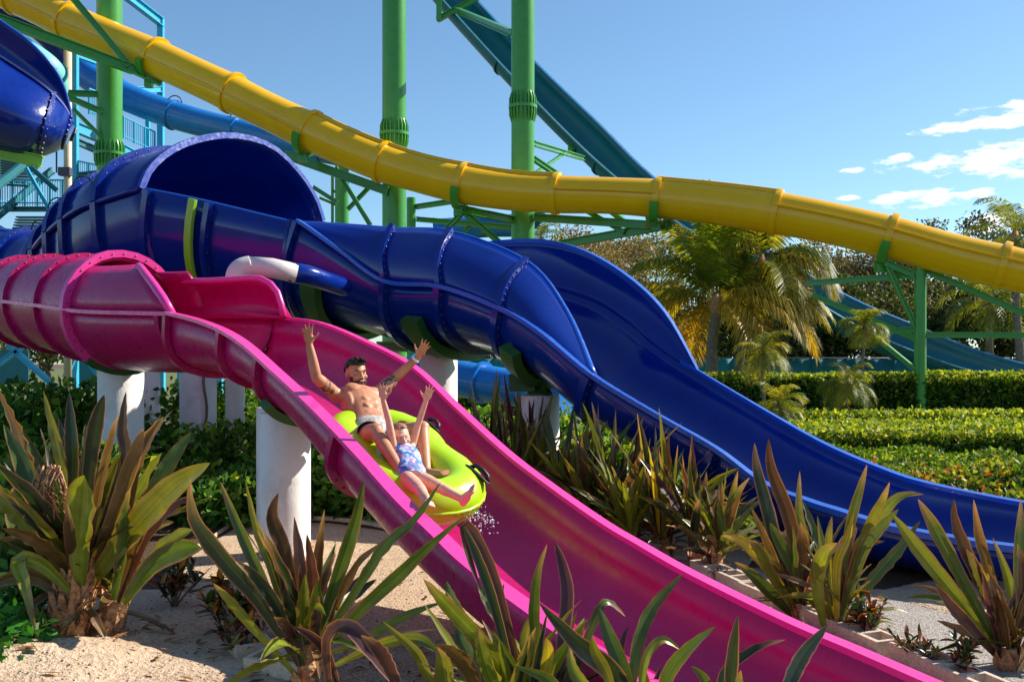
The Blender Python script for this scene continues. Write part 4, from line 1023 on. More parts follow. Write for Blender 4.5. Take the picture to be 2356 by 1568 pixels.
fr += [(math.pi/2, .35, 3.7, 2.3, 52, .95, g2, .65, .028, 1.0), (math.pi/2+.5, .5, 3.2, 2.4, 50, .95, g2, .45, .028, 1.0), (-math.pi/2, .45, 2.8, 2.0, 46, .85, g1, .25, .026, .8), (math.pi/2-.3, .75, 3.1, 2.2, 48, .9, g2, .4, .026, .9), (math.pi, 1.45, 2.9, .7, 46, .7, g1, 0, .026, .5)]
palm('coconut_palm', 'large coconut palm with drooping yellow-green fronds beside the blue slide', PG(1632, 35.3, 0), P(1648, 690, 35.3), .2, [(a, e, L*1.26, d, int(nl*1.8), ll*1.25, c, y_, lw*1.25, h) for (a, e, L, d, nl, ll, c, y_, lw, h) in fr])
fr = []
for k in range(18):
    az_ = 2*math.pi*k/18*2.4; el_ = [1.1, .7, .3, 0][k % 4]
    fr.append((az_, el_+random.uniform(-.1, .1), random.uniform(2.6, 3.2), 2.4-el_*.5, 42, .95, random.choice([g1, g2, g3]), .3 if el_ < .5 else .05, .026, 1.1))
palm('coconut_palm', 'second coconut palm just behind and right of the large one', PG(1676, 36, 0), P(1752, 600, 36), .14, [(a, e, L*1.05, d, int(nl*1.7), ll*1.2, c, y_, lw*1.2, h) for (a, e, L, d, nl, ll, c, y_, lw, h) in fr])
fr = [(2*math.pi*k/14*2.4, [1.2, .8, .4, .0][k % 4], random.uniform(2.4, 3), 2.2, 36, .8, random.choice([g1, g3]), .1, .03, .8) for k in range(16)]
palm('coconut_palm', 'palm at the right edge with fronds rising above the yellow tube', PG(2350, 40, 0), P(2335, 545, 40), .16, fr)
palm('coconut_palm', 'palm in shade under the yellow tube at the right edge', PG(2280, 42, 0), P(2278, 690, 42), .16, [(a, e*.9, L, d, nl, ll, c, .12, lw, h) for (a, e, L, d, nl, ll, c, y_, lw, h) in fr])
fr2 = [(2*math.pi*k/10*2.4, [1.1, .7, .3][k % 3], 1.7, 2.0, 26, .6, g3, .05, .03, .6) for k in range(12)]
palm('coconut_palm', 'small far palm top beside the right green column', PG(1244, 56, 0), P(1244, 545, 56), .14, fr2, boot=False)
def small_palm(label, u, D, vc, L, nf, ll, yy, name='dwarf_palm', ub=None, r=.05):
    f_ = [(2*math.pi*k/nf*2.4, random.choice([1.25, .9, .5, .1, -.3]), L*random.uniform(.8, 1.1), 2.2, 30, ll, random.choice([g1, g2, g3]), yy, .012, .7) for k in range(nf)]
    palm(name, label, PG(ub or u, D, 0), P(u, vc, D), r, f_, boot=False)
small_palm('dwarf palm with a feathery round head in front of the teal flume', 1988, 28, 752, .85, 26, .32, .1)
small_palm('wispy young palm standing before the hedge left of the green post', 1950, 27, 880, 1.05, 26, .38, .12, 'young_palm')
small_palm('wispy young palm before the hedge under the yellow fronds', 1757, 27, 812, 1.0, 26, .36, .2, 'young_palm')
small_palm('tuft of low palm fronds at the foot of the hedge', 1790, 25, 930, .9, 22, .34, .1, 'young_palm')
# ================================================================== strap-leaved plants
def strap(m, pts, width, twist=0.0, fold=.25, cin=(.1, .12, .03), ced=(.25, .12, .05), ripple=.0, nrm=None, base_w=.34, tipc=None, seed=0, peak=.45):
    """long pointed leaf along pts (Vectors): arched blade folded at the midrib"""
    q = catmull([tuple(p) for p in pts], max(3, int(18/(len(pts)-1)))); q = [Vector(x) for x in q]; Nn = len(q)
    r = random.Random(seed); ph = r.uniform(0, 6.28); fr_ = r.uniform(2, 4.5)
    rows = []; cols = []
    nrm = Vector(nrm) if nrm is not None else Vector((0, -1, .35))
    streak = [r.uniform(.75, 1.25) for _ in range(15)]
    for i, p in enumerate(q):
        f = i/(Nn-1); t = (q[min(i+1, Nn-1)]-q[max(i-1, 0)]).normalized()
        s_ = t.cross(nrm)
        s_ = s_.normalized() if s_.length > 1e-3 else Vector((1, 0, 0)); n_ = s_.cross(t).normalized()
        a = twist*(0.4+.9*f) if isinstance(twist, (int, float)) else twist[0]*(1-f)+twist[1]*f
        s2 = s_*math.cos(a)+n_*math.sin(a); n2 = n_*math.cos(a)-s_*math.sin(a)
        if f < peak: w = base_w+(1-base_w)*math.sin(f/peak*math.pi/2)
        else: g = (f-peak)/(1-peak); w = max(0.0, (1-g**2.1)*(1-.22*g))
        w *= width/2
        row = []
        for j, x in enumerate((-1, -.9, -.75, -.6, -.45, -.3, -.15, 0, .15, .3, .45, .6, .75, .9, 1)):
            rp = ripple*width*math.sin(fr_*6.28*f*2+ph+(1.5 if x > 0 else 0))*abs(x)**2*math.sin(math.pi*f)
            row.append(p+s2*x*w+n2*(fold*(abs(x)**1.2)*w+rp))
            k = (1.0 if abs(x) < .89 else (.5 if abs(x) < .95 else 0.0))
            g = streak[j]
            c = [(cin[e]*k+ced[e]*(1-k))*g for e in range(3)]
            if tipc is not None and f > .72: c = [c[e]*(1-(f-.72)/.28)+tipc[e]*(f-.72)/.28 for e in range(3)]
            if x == 0: c = [e*1.25 for e in c]
            cols.append(tuple(c))
        rows.append(row)
    m.grid(rows, col=cols)
OLV = lc(116, 122, 40); GRN = lc(74, 98, 36); DKG = lc(42, 60, 36); BRZ = lc(112, 86, 48); DBR = lc(74, 54, 42); YEL = lc(196, 178, 44); LIM = lc(128, 142, 42); PUR = lc(78, 50, 52); PNK = lc(186, 124, 106)
EDG = lc(146, 100, 66); TAN = lc(176, 136, 94)
PALS = [(OLV, EDG), (GRN, EDG), (BRZ, TAN), (DKG, PNK), (DBR, EDG), (LIM, EDG), (YEL, BRZ), (PUR, PNK), (lc(122, 94, 66), TAN)]
def traced(m, leaves, D0, seed):
    """leaves: (list of (u, v), width px, palette, twist, depth at base, depth at tip)"""
    r = random.Random(seed)
    for i, L in enumerate(leaves):
        pts, w, pi_ = L[0], L[1], L[2]; tw = L[3] if len(L) > 3 else r.uniform(-.5, .5)
        d0 = L[4] if len(L) > 4 else D0+r.uniform(-.06, .06); d1 = L[5] if len(L) > 5 else D0+r.uniform(-.35, .3)
        n = len(pts); P3 = [P(u, v, d0+(d1-d0)*k/(n-1)) for k, (u, v) in enumerate(pts)]
        ci, ce = PALS[pi_]
        strap(m, P3, w*(.72 if seed in (4, 5, 6, 7) else .8)/F*D0, tw, r.uniform(.15, .45), ci, ce, r.uniform(.06, .17), None, .34, TAN if r.random() < .35 else None, seed*100+i, r.uniform(.45, .64))
def rand_leaves(m, base, n, L, W, seed, elev=(35, 85), pals=(0, 1, 2, 3, 4), droop=.5, az=None, spread=.06):
    r = random.Random(seed)
    for i in range(n):
        a = r.uniform(0, 6.283) if az is None else r.uniform(*az); e = rad(r.uniform(*elev)); l = L*r.uniform(.6, 1.1)
        d = Vector((math.sin(a)*math.cos(e), -math.cos(a)*math.cos(e), math.sin(e))); p = Vector(base)+Vector((r.uniform(-spread, spread), r.uniform(-spread, spread), r.uniform(0, .15))); pts = [p.copy()]
        dr_ = droop*r.uniform(.2, 1.5)
        for k in range(5):
            d = (d+Vector((0, 0, -dr_*.22*(k/4)))).normalized(); p = p+d*l/5; pts.append(p.copy())
        h = Vector((d.x, d.y, 0)); nr = Vector((0, 0, 1)) if h.length > .35 else Vector((math.sin(a), -math.cos(a), .4))
        ci, ce = PALS[r.choice(pals)]; k_ = r.uniform(.7, 1.2); ci = tuple(c*k_ for c in ci)
        strap(m, pts, W*.72*r.uniform(.7, 1.15), r.uniform(-.9, .9), r.uniform(.2, .5), ci, ce, r.uniform(.06, .17), nr, .3, TAN if r.random() < .3 else None, seed*77+i, r.uniform(.45, .62))
def stem(th, pts, r0, r1, mat='husk', shag=14, seed=1):
    m = MB(); q = [Vector(x) for x in catmull([tuple(p) for p in pts], 6)]; n = len(q); rr = random.Random(seed)
    m.tube(q, [(r0+(r1-r0)*k/(n-1))*(1+.1*math.sin(k*2.1)) for k in range(n)], 14)
    for k in range(shag):         # torn leaf-base husks
        f = rr.random()*.9; i = int(f*(n-1)); a = rr.uniform(0, 6.28); R = r0+(r1-r0)*f; o = Vector((math.cos(a), math.sin(a), 0)); p = q[i]+o*R*.9
        s_ = Vector((-o.y, o.x, 0))*rr.uniform(.02, .05); h = rr.uniform(.07, .2)
        m.grid([[p-s_-Vector((0, 0, .05)), p+s_-Vector((0, 0, .05))], [p-s_*.9+o*.03+Vector((0, 0, h*.4)), p+s_*.9+o*.03+Vector((0, 0, h*.4))], [p-s_*.2+o*rr.uniform(.02, .08)+Vector((0, 0, h)), p+s_*.3+o*.05+Vector((0, 0, h*.9))]])
    m.build('stem', M[mat], th)
def plant(label, base, name='strap_leaf_plant', group=None, cat='plant'):
    return thing(name, label, cat, base, group)

# ---- big plant at the left
pA = plant('huge olive and bronze strap-leaved plant with shaggy trunks at the left', gp(180, 1478))
m = MB()
traced(m, [([(160, 1330), (144, 1090), (122, 985), (100, 898)], 34, 0, .2), ([(172, 1330), (168, 1090), (164, 990), (159, 901)], 44, 3, .1), ([(185, 1320), (206, 1085), (222, 976), (240, 907)], 46, 3, -.3),
           ([(196, 1320), (285, 1075), (284, 985), (290, 900)], 40, 4, .3), ([(210, 1330), (300, 1090), (345, 1010), (378, 958)], 46, 2, .4), ([(270, 1380), (330, 1180), (390, 1065), (441, 992)], 46, 1, -.3), ([(268, 1380), (310, 1120), (350, 1010), (399, 940)], 26, 2, .6),
           ([(205, 1345), (300, 1225), (400, 1120), (484, 1064)], 78, 0, -.2, 6.0, 5.5), ([(285, 1385), (350, 1300), (420, 1262), (462, 1258)], 60, 1, -.3, 5.9, 5.6), ([(282, 1390), (340, 1300), (400, 1240), (446, 1218)], 44, 5, .3, 5.9, 5.7),
           ([(186, 1345), (186, 1230), (194, 1140), (193, 1092)], 92, 5, .05, 5.9, 5.65), ([(180, 1340), (130, 1275), (70, 1232), (4, 1214)], 52, 2, .6, 6, 5.6), ([(172, 1370), (100, 1300), (45, 1290), (60, 1350), (84, 1462)], 46, 5, .1, 5.9, 5.5),
           ([(160, 1340), (78, 1110), (40, 990), (-6, 890)], 52, 2, .5), ([(165, 1340), (90, 1160), (50, 1060), (8, 975)], 60, 1, -.2), ([(165, 1345), (70, 1210), (20, 1150), (-50, 1090)], 64, 5, .3), ([(190, 1340), (234, 1110), (258, 1010), (272, 955)], 34, 2, .3),
           ([(198, 1340), (262, 1180), (305, 1060), (330, 985)], 44, 2, -.4, 6, 5.7), ([(195, 1340), (275, 1200), (330, 1110), (372, 1040)], 54, 5, .3, 6.1, 5.9), ([(178, 1345), (190, 1180), (205, 1060), (196, 975)], 52, 1, -.2, 6.2, 6.3), ([(200, 1340), (240, 1200), (262, 1120), (280, 1040)], 56, 0, .4),
           ([(160, 1380), (90, 1330), (20, 1330), (-40, 1365)], 44, 2, .4), ([(165, 1370), (110, 1290), (50, 1240), (-20, 1260)], 46, 0, .4), ([(275, 1385), (300, 1280), (320, 1200), (352, 1140)], 42, 2, .2), ([(262, 1380), (285, 1260), (290, 1190), (300, 1120)], 46, 1, .3), ([(272, 1385), (345, 1230), (410, 1160), (452, 1150)], 36, 7, .5),
           ([(150, 1350), (120, 1200), (105, 1090), (118, 1010)], 60, 1, .4, 6.3, 6.4), ([(140, 1350), (60, 1240), (30, 1180), (30, 1120)], 56, 1, -.4, 6.3, 6.4), ([(210, 1345), (290, 1260), (350, 1215), (400, 1200)], 52, 0, .3, 6.2, 6.3)], 6.0, 3)
rand_leaves(m, P(175, 1350, 6.15), 30, .95, .13, 21, (25, 80), (1, 1, 4, 3, 0)); rand_leaves(m, P(262, 1390, 6.3), 18, .75, .12, 22, (25, 80), (1, 0, 4, 2))
rand_leaves(m, P(165, 1385, 6.05), 9, .55, .1, 61, (-35, 15), (8, 8, 2, 4), .9); rand_leaves(m, P(262, 1410, 6.1), 6, .4, .09, 62, (-30, 15), (8, 2, 0), .9); m.build('foliage', M['leaf'], pA, col=True)
stem(pA, [P(150, 1490, 6), P(160, 1430, 6), P(172, 1370, 6), P(185, 1330, 6)], .135, .085, shag=90, seed=2); stem(pA, [P(232, 1492, 6.05), P(255, 1440, 6.05), P(278, 1385, 6.05)], .075, .055, shag=16, seed=3)
stem(pA, [P(92, 1492, 6.02), P(104, 1450, 6.02), P(112, 1420, 6.05)], .09, .06, shag=22, seed=5)
m = MB(); r_ = random.Random(4)
for k in range(46):
    b = P(115+r_.uniform(-28, 28), 1076+r_.uniform(-8, 14), 5.85); m.tube([b, b+Vector((r_.uniform(-.06, .06), r_.uniform(-.05, .03), -.1)), b+Vector((r_.uniform(-.09, .09), r_.uniform(-.06, .03), -r_.uniform(.15, .28)))], [.006, .005, .003], 4)
m.build('dried_flower_head', M['husk'], pA)
# ---- front plant, centre left
pB = plant('dark glossy strap-leaved plant with long green blades in front of the gravel', PG(705, 5.0))
m = MB()
traced(m, [([(690, 1530), (600, 1385), (508, 1278), (448, 1190), (437, 1098)], 58, 3, .25), ([(684, 1500), (628, 1312), (592, 1215), (564, 1100)], 34, 0, .4), ([(684, 1480), (676, 1380), (652, 1263), (626, 1188), (641, 1132)], 46, 4, -.3), ([(697, 1480), (694, 1400), (692, 1350), (690, 1294)], 20, 4, .1),
           ([(716, 1480), (722, 1370), (718, 1300), (706, 1226)], 44, 7, .1), ([(726, 1480), (776, 1330), (816, 1205), (838, 1102)], 44, 1, -.3), ([(740, 1480), (832, 1340), (888, 1256), (954, 1198), (1016, 1106)], 42, 1, .4), ([(748, 1490), (838, 1395), (920, 1320), (984, 1258), (1070, 1186)], 44, 1, -.4),
           ([(760, 1500), (838, 1474), (894, 1436), (960, 1405), (1020, 1384)], 34, 5, .3), ([(780, 1580), (752, 1500), (715, 1460), (672, 1440)], 32, 7, .2, 4.7, 4.5), ([(760, 1600), (752, 1470), (798, 1440), (850, 1490), (905, 1560), (940, 1620)], 48, 7, .3, 4.6, 4.2),
           ([(690, 1520), (612, 1350), (545, 1200), (507, 1106)], 38, 1, .2), ([(692, 1540), (650, 1420), (590, 1330), (540, 1290)], 40, 3, -.3, 5, 4.7), ([(690, 1560), (580, 1440), (530, 1380), (490, 1340)], 34, 5, .3, 5, 4.7), ([(740, 1500), (760, 1420), (775, 1360), (790, 1320)], 26, 4, .2), ([(705, 1500), (660, 1350), (640, 1290), (610, 1240)], 42, 5, .3, 5.1, 5.2),
           ([(730, 1500), (770, 1400), (822, 1300), (880, 1245)], 34, 2, .3, 5.2, 5.3), ([(770, 1530), (880, 1480), (960, 1470), (1010, 1500)], 40, 5, .2, 4.9, 4.6), ([(700, 1560), (680, 1440), (665, 1390), (655, 1350)], 40, 3, 0)], 5.0, 4)
rand_leaves(m, PG(705, 5.05, .15), 18, .75, .1, 23, (30, 80), (1, 3, 4, 7, 0))
rand_leaves(m, PG(705, 4.95, .2), 9, .75, .09, 63, (5, 40), (8, 1, 4, 5), .8); m.build('foliage', M['leaf'], pB, col=True); stem(pB, [PG(705, 5.0, 0), PG(706, 5.0, .16), PG(708, 5.0, .3)], .05, .045, shag=8)
# ---- front plants, centre
pC = plant('tall strap-leaved plant with silvery arching blades before the pink flume', PG(1190, 4.1))
m = MB()
traced(m, [([(1210, 1640), (1180, 1480), (1130, 1300), (1075, 1205), (1072, 1260), (1110, 1370)], 40, 7, .5), ([(1200, 1640), (1140, 1400), (1095, 1270), (1064, 1206)], 34, 3, .2), ([(1200, 1640), (1230, 1500), (1228, 1400), (1236, 1320), (1259, 1250)], 36, 1, -.2), ([(1286, 1640), (1292, 1500), (1306, 1370), (1292, 1290), (1276, 1246)], 46, 7, .15),
           ([(1215, 1620), (1120, 1490), (1030, 1392), (974, 1330)], 54, 5, .3), ([(1180, 1620), (1090, 1470), (1045, 1390), (1027, 1336)], 46, 1, .3), ([(1210, 1620), (1170, 1470), (1128, 1390), (1100, 1345)], 46, 1, -.3, 4.2, 4.3), ([(1195, 1640), (1165, 1500), (1150, 1420), (1160, 1340)], 40, 3, .4, 4.2, 4.3),
           ([(1230, 1640), (1250, 1560), (1262, 1500), (1256, 1466)], 44, 6, .1, 4, 3.9), ([(1240, 1640), (1225, 1540), (1210, 1460), (1242, 1386)], 44, 6, .2), ([(1120, 1640), (1080, 1540), (1040, 1500), (1000, 1482)], 56, 2, .2, 4, 3.8), ([(1060, 1640), (990, 1560), (960, 1500), (880, 1428)], 36, 0, .3, 4, 3.9),
           ([(1150, 1640), (1100, 1540), (1060, 1470), (1046, 1410)], 50, 1, .3), ([(1170, 1640), (1130, 1560), (1110, 1500), (1098, 1440)], 50, 5, -.2, 4, 3.9), ([(1040, 1640), (1025, 1560), (1020, 1520), (1006, 1488)], 60, 0, .1, 3.9, 3.8), ([(940, 1640), (900, 1540), (870, 1490), (830, 1460)], 50, 7, .3, 4.1, 4.0),
           ([(1280, 1650), (1350, 1470), (1392, 1385), (1440, 1418)], 32, 1, .4), ([(1250, 1640), (1300, 1540), (1330, 1460), (1345, 1420)], 40, 5, .3)], 4.05, 5)
rand_leaves(m, PG(1250, 4.1, .05), 16, .6, .07, 70, (15, 70), (1, 5, 0, 3, 8), .9); rand_leaves(m, PG(1180, 4.1, .05), 24, .66, .075, 24, (25, 75), (1, 5, 0, 3), az=(-1.6, 1.6))
m.build('foliage', M['leaf'], pC, col=True); stem(pC, [PG(1190, 4.1, 0), PG(1191, 4.1, .15)], .05, .05, shag=6)
pD = plant('dark green strap-leaved plant at the bottom edge overlapping the pink flume', PG(1440, 3.5))
m = MB()
traced(m, [([(1500, 1720), (1420, 1560), (1330, 1480), (1240, 1385)], 66, 3, .2, 3.5, 3.35), ([(1460, 1700), (1440, 1560), (1405, 1470), (1378, 1396)], 50, 1, .2), ([(1440, 1700), (1460, 1510), (1498, 1400), (1572, 1318)], 46, 1, -.3), ([(1470, 1700), (1482, 1530), (1522, 1472), (1566, 1494)], 30, 5, .3),
           ([(1500, 1720), (1530, 1570), (1575, 1500), (1645, 1440)], 46, 1, .3), ([(1430, 1700), (1400, 1560), (1370, 1500), (1362, 1460)], 36, 0, .2), ([(1480, 1700), (1490, 1600), (1475, 1540), (1466, 1505)], 34, 2, .2), ([(1420, 1700), (1360, 1600), (1320, 1540), (1310, 1480)], 46, 5, .3), ([(1400, 1700), (1300, 1610), (1260, 1560), (1180, 1530)], 40, 1, .3),
           ([(1450, 1700), (1425, 1600), (1432, 1480), (1446, 1440)], 22, 4, .2)], 3.5, 6)
rand_leaves(m, PG(1440, 3.5, .05), 8, .5, .08, 25, (25, 60), (1, 3, 0))
m.build('foliage', M['leaf'], pD, col=True); stem(pD, [PG(1440, 3.5, 0), PG(1441, 3.5, .12)], .045, .045, shag=5)
pE = plant('sparse strap-leaved plant with dark pointed blades at the bottom, right of centre', PG(1700, 3.2))
m = MB()
traced(m, [([(1690, 1760), (1680, 1600), (1686, 1490), (1697, 1414)], 42, 3, .1), ([(1690, 1740), (1660, 1570), (1730, 1495), (1808, 1470)], 34, 3, .4), ([(1760, 1760), (1805, 1600), (1845, 1510), (1904, 1438)], 56, 3, -.2), ([(1700, 1740), (1640, 1620), (1620, 1560), (1590, 1530)], 40, 1, .3), ([(1740, 1760), (1720, 1640), (1700, 1580), (1704, 1540)], 36, 5, .2)], 3.2, 7)
m.build('foliage', M['leaf'], pE, col=True); stem(pE, [PG(1700, 3.2, 0), PG(1701, 3.2, .1)], .04, .04, shag=4)
# ---- right-hand plants between the flumes
pR1 = plant('tall bronze strap-leaved plant before the blue flume, left one of a pair', gp(1846, 1420))
m = MB()
traced(m, [([(1842, 1410), (1800, 1300), (1768, 1180), (1742, 1080), (1736, 1018)], 40, 3, .2), ([(1846, 1410), (1838, 1290), (1812, 1180), (1775, 1080), (1768, 1008)], 40, 4, .3), ([(1842, 1410), (1816, 1310), (1806, 1250), (1818, 1206)], 42, 2, .1), ([(1850, 1410), (1852, 1310), (1850, 1240), (1838, 1180), (1840, 1082)], 30, 5, .2), ([(1836, 1415), (1790, 1340), (1740, 1275), (1700, 1240), (1660, 1232)], 34, 6, .3),
           ([(1832, 1420), (1780, 1370), (1730, 1320), (1690, 1292)], 38, 1, .2), ([(1838, 1410), (1800, 1340), (1770, 1260), (1728, 1165)], 26, 2, .3), ([(1846, 1410), (1850, 1330), (1846, 1260), (1842, 1200)], 44, 4, .1), ([(1852, 1410), (1880, 1320), (1888, 1270), (1860, 1190), (1846, 1150)], 30, 1, -.3), ([(1836, 1415), (1780, 1330), (1750, 1270), (1720, 1240)], 34, 0, .2), ([(1855, 1410), (1880, 1350), (1892, 1300), (1880, 1240)], 34, 4, .2), ([(1850, 1410), (1826, 1310), (1790, 1240), (1770, 1200)], 40, 1, .1)], 6.65, 8)
rand_leaves(m, gp(1846, 1420)+Vector((0, 0, .06)), 10, .7, .085, 26, (35, 80), (4, 1, 1, 3, 7)); rand_leaves(m, gp(1846, 1420)+Vector((0, 0, .08)), 9, .55, .08, 64, (0, 35), (8, 1, 4, 0), .8); m.build('foliage', M['leaf'], pR1, col=True); stem(pR1, [gp(1848, 1424), gp(1848, 1424, .1)], .04, .035, shag=6)
pR2 = plant('yellow-bronze strap-leaved plant before the blue flume, right one of a pair', gp(1930, 1454))
m = MB()
traced(m, [([(1930, 1445), (1940, 1310), (1958, 1200), (1980, 1120), (1995, 1068)], 28, 1, .3), ([(1932, 1445), (1965, 1300), (2005, 1200), (2030, 1150), (2047, 1108)], 30, 0, .3), ([(1932, 1445), (1975, 1290), (2020, 1195), (2070, 1142), (2126, 1136)], 38, 5, .3), ([(1936, 1445), (2000, 1340), (2060, 1270), (2118, 1196)], 38, 1, -.3), ([(1930, 1445), (1960, 1320), (1985, 1260), (2036, 1244)], 30, 2, .3),
           ([(1895, 1440), (1880, 1340), (1895, 1275), (1940, 1250)], 44, 5, .2, 6.2, 5.9), ([(1928, 1445), (1930, 1310), (1945, 1250), (1972, 1212)], 44, 2, .1), ([(1926, 1445), (1925, 1300), (1948, 1240), (1964, 1176)], 30, 6, .1), ([(1924, 1445), (1905, 1320), (1905, 1250), (1914, 1186)], 30, 6, .2), ([(1930, 1445), (1985, 1270), (2030, 1210), (2068, 1170)], 34, 1, .4),
           ([(1922, 1450), (1890, 1360), (1880, 1320), (1872, 1290)], 34, 0, .2), ([(1930, 1445), (1950, 1330), (1960, 1290), (1990, 1220)], 44, 4, .1)], 6.25, 9)
rand_leaves(m, gp(1930, 1454)+Vector((0, 0, .06)), 8, .6, .085, 27, (40, 80), (5, 2, 1, 0)); rand_leaves(m, gp(1930, 1454)+Vector((0, 0, .08)), 6, .4, .08, 65, (0, 35), (8, 0, 5), .8); m.build('foliage', M['leaf'], pR2, col=True); stem(pR2, [gp(1932, 1456), gp(1932, 1456, .12)], .045, .035, shag=8)
pR3 = plant('large bronze strap-leaved plant cut by the lower right corner', gp(2322, 1536))
m = MB()
traced(m, [([(2318, 1530), (2240, 1420), (2150, 1310), (2095, 1240), (2052, 1180)], 46, 5, .2), ([(2320, 1530), (2250, 1400), (2180, 1270), (2142, 1200), (2112, 1147)], 40, 1, .3), ([(2322, 1530), (2280, 1400), (2222, 1270), (2196, 1200), (2194, 1146)], 38, 4, .2), ([(2324, 1530), (2300, 1400), (2262, 1270), (2250, 1220), (2240, 1148)], 30, 2, .3),
           ([(2326, 1530), (2330, 1400), (2316, 1320), (2284, 1236)], 32, 5, .3), ([(2322, 1530), (2290, 1420), (2256, 1330), (2222, 1260)], 46, 6, .1), ([(2326, 1530), (2350, 1400), (2352, 1310), (2340, 1250)], 40, 4, .2), ([(2318, 1535), (2240, 1450), (2190, 1395), (2150, 1340)], 34, 7, .3), ([(2330, 1535), (2390, 1440), (2420, 1350), (2450, 1280)], 44, 4, .2), ([(2324, 1530), (2306, 1440), (2296, 1380), (2276, 1320)], 50, 4, .1),
           ([(2340, 1560), (2370, 1490), (2410, 1470), (2460, 1480)], 44, 2, .2), ([(2326, 1530), (2346, 1420), (2376, 1300), (2390, 1200)], 40, 1, .2)], 5.6, 10)
rand_leaves(m, gp(2322, 1536)+Vector((0, 0, .06)), 12, .8, .09, 28, (35, 80), (3, 2, 1, 7)); rand_leaves(m, gp(2322, 1536)+Vector((0, 0, .08)), 10, .6, .085, 66, (0, 40), (8, 1, 4, 2), .8); m.build('foliage', M['leaf'], pR3, col=True); stem(pR3, [gp(2322, 1540), gp(2322, 1540, .12)], .05, .04, shag=8)
# ---- row of bronze plants between the pink and the blue slide
mids = [(1120, 11.6, 1.05, 16, 'bronze strap-leaved plant farthest up the row beside the pink rim', (1, 3, 7, 0)), (1205, 11.2, 1.15, 16, 'tall dark bronze strap-leaved plant just left of the white pier in the middle bed', (3, 7, 1, 4)), (1172, 10.6, .95, 14, 'bronze strap-leaved plant at the upper end of the row behind the pink flume', (0, 1, 3, 7)), (1236, 10.9, 1.0, 13, 'bronze strap-leaved plant in front of the white pier in the middle bed', (1, 3, 7, 0, 2)), (1300, 10.2, .9, 16, 'green strap-leaved plant with thin arching blades below the white pier', (1, 5, 1, 0)), (1352, 9.7, .8, 14, 'olive strap-leaved plant left of a denser bronze one in the middle bed', (0, 1, 2)),
        (1415, 9.4, .85, 16, 'dense bronze strap-leaved plant under the joint of the blue flume', (4, 2, 1, 0, 3)), (1455, 8.7, .62, 12, 'small green strap-leaved plant close to the pink rim in the middle bed', (1, 0, 5)), (1530, 8.75, .85, 18, 'bushy yellow-bronze strap-leaved plant under the dark side of the blue flume', (4, 1, 6, 0, 3)), (1605, 8.35, .72, 15, 'dark bronze strap-leaved plant with flopping blades by the sand patch', (3, 1, 0, 7)), (1650, 8.0, .55, 12, 'low sprawling olive strap-leaved plant at the head of the block row', (0, 5, 1, 2))]
for i, (u, D, L, n, l, ps) in enumerate(mids):
    b = PG(u, D); t_ = plant(l, b, 'strap_leaf_plant', None)
    m = MB(); rand_leaves(m, b+Vector((0, 0, .1)), 9, L*.8, .09, 140+i, (-15, 30), (8, 8, 4, 2), .9); rand_leaves(m, b+Vector((0, 0, .12)), n+16, L*1.25, .105, 40+i, (28, 86), ps, .6); m.build('foliage', M['leaf'], t_, col=True); stem(t_, [b, b+Vector((0, 0, .18))], .05, .04, shag=5, seed=i)
# ---- small crotons
def croton(label, p, s, n, seed):
    t_ = thing('croton', label, 'shrub', p, 'small crotons'); r = random.Random(seed); m = MB(); st = MB()
    for k in range(9):
        a = r.uniform(0, 6.28); e = rad(r.uniform(35, 85)); d = Vector((math.cos(a)*math.cos(e), math.sin(a)*math.cos(e), math.sin(e))); q = Vector(p)+d*s*r.uniform(.5, 1); st.tube([Vector(p), Vector(p).lerp(q, .5)+Vector((0, 0, .02)), q], [.008, .006, .003], 5)
        for j in range(n):
            f = r.uniform(.35, 1); b = Vector(p).lerp(q, f); a2 = r.uniform(0, 6.28); e2 = rad(r.uniform(0, 75)); d2 = Vector((math.cos(a2)*math.cos(e2), math.sin(a2)*math.cos(e2), math.sin(e2))); l = s*r.uniform(.25, .42)
            ci = r.choice([lc(60, 84, 30), lc(40, 58, 26), lc(96, 40, 34), lc(130, 66, 34), lc(190, 130, 40), lc(110, 110, 40)])
            strap(m, [b, b+d2*l*.5, b+d2*l-Vector((0, 0, l*.15))], l*.24, r.uniform(-.6, .6), .3, ci, tuple(c*.8 for c in ci), .0, (0, 0, 1) if e2 < 1 else None, .3, None, seed*50+k*9+j)
    st.build('stem', M['bark'], t_); m.build('foliage', M['leaf'], t_, col=True)
croton('red and green croton on the sand left of the front strap plant', gp(525, 1470), .42, 18, 1); croton('small dark croton in shade right of the big left plant', gp(400, 1400), .36, 14, 2); croton('low croton at the foot of the larger red and green one', gp(566, 1515), .3, 12, 3)
croton('reddish croton beside the blocks right of the twin bronze plants', gp(2004, 1472), .3, 13, 4); croton('small green croton by the blocks towards the lower right', gp(2126, 1538), .24, 10, 5); croton('orange-tipped croton near the lower right plant', gp(2212, 1558), .25, 13, 6); croton('tiny croton at the far end of the block row', gp(1655, 1340), .14, 8, 7)
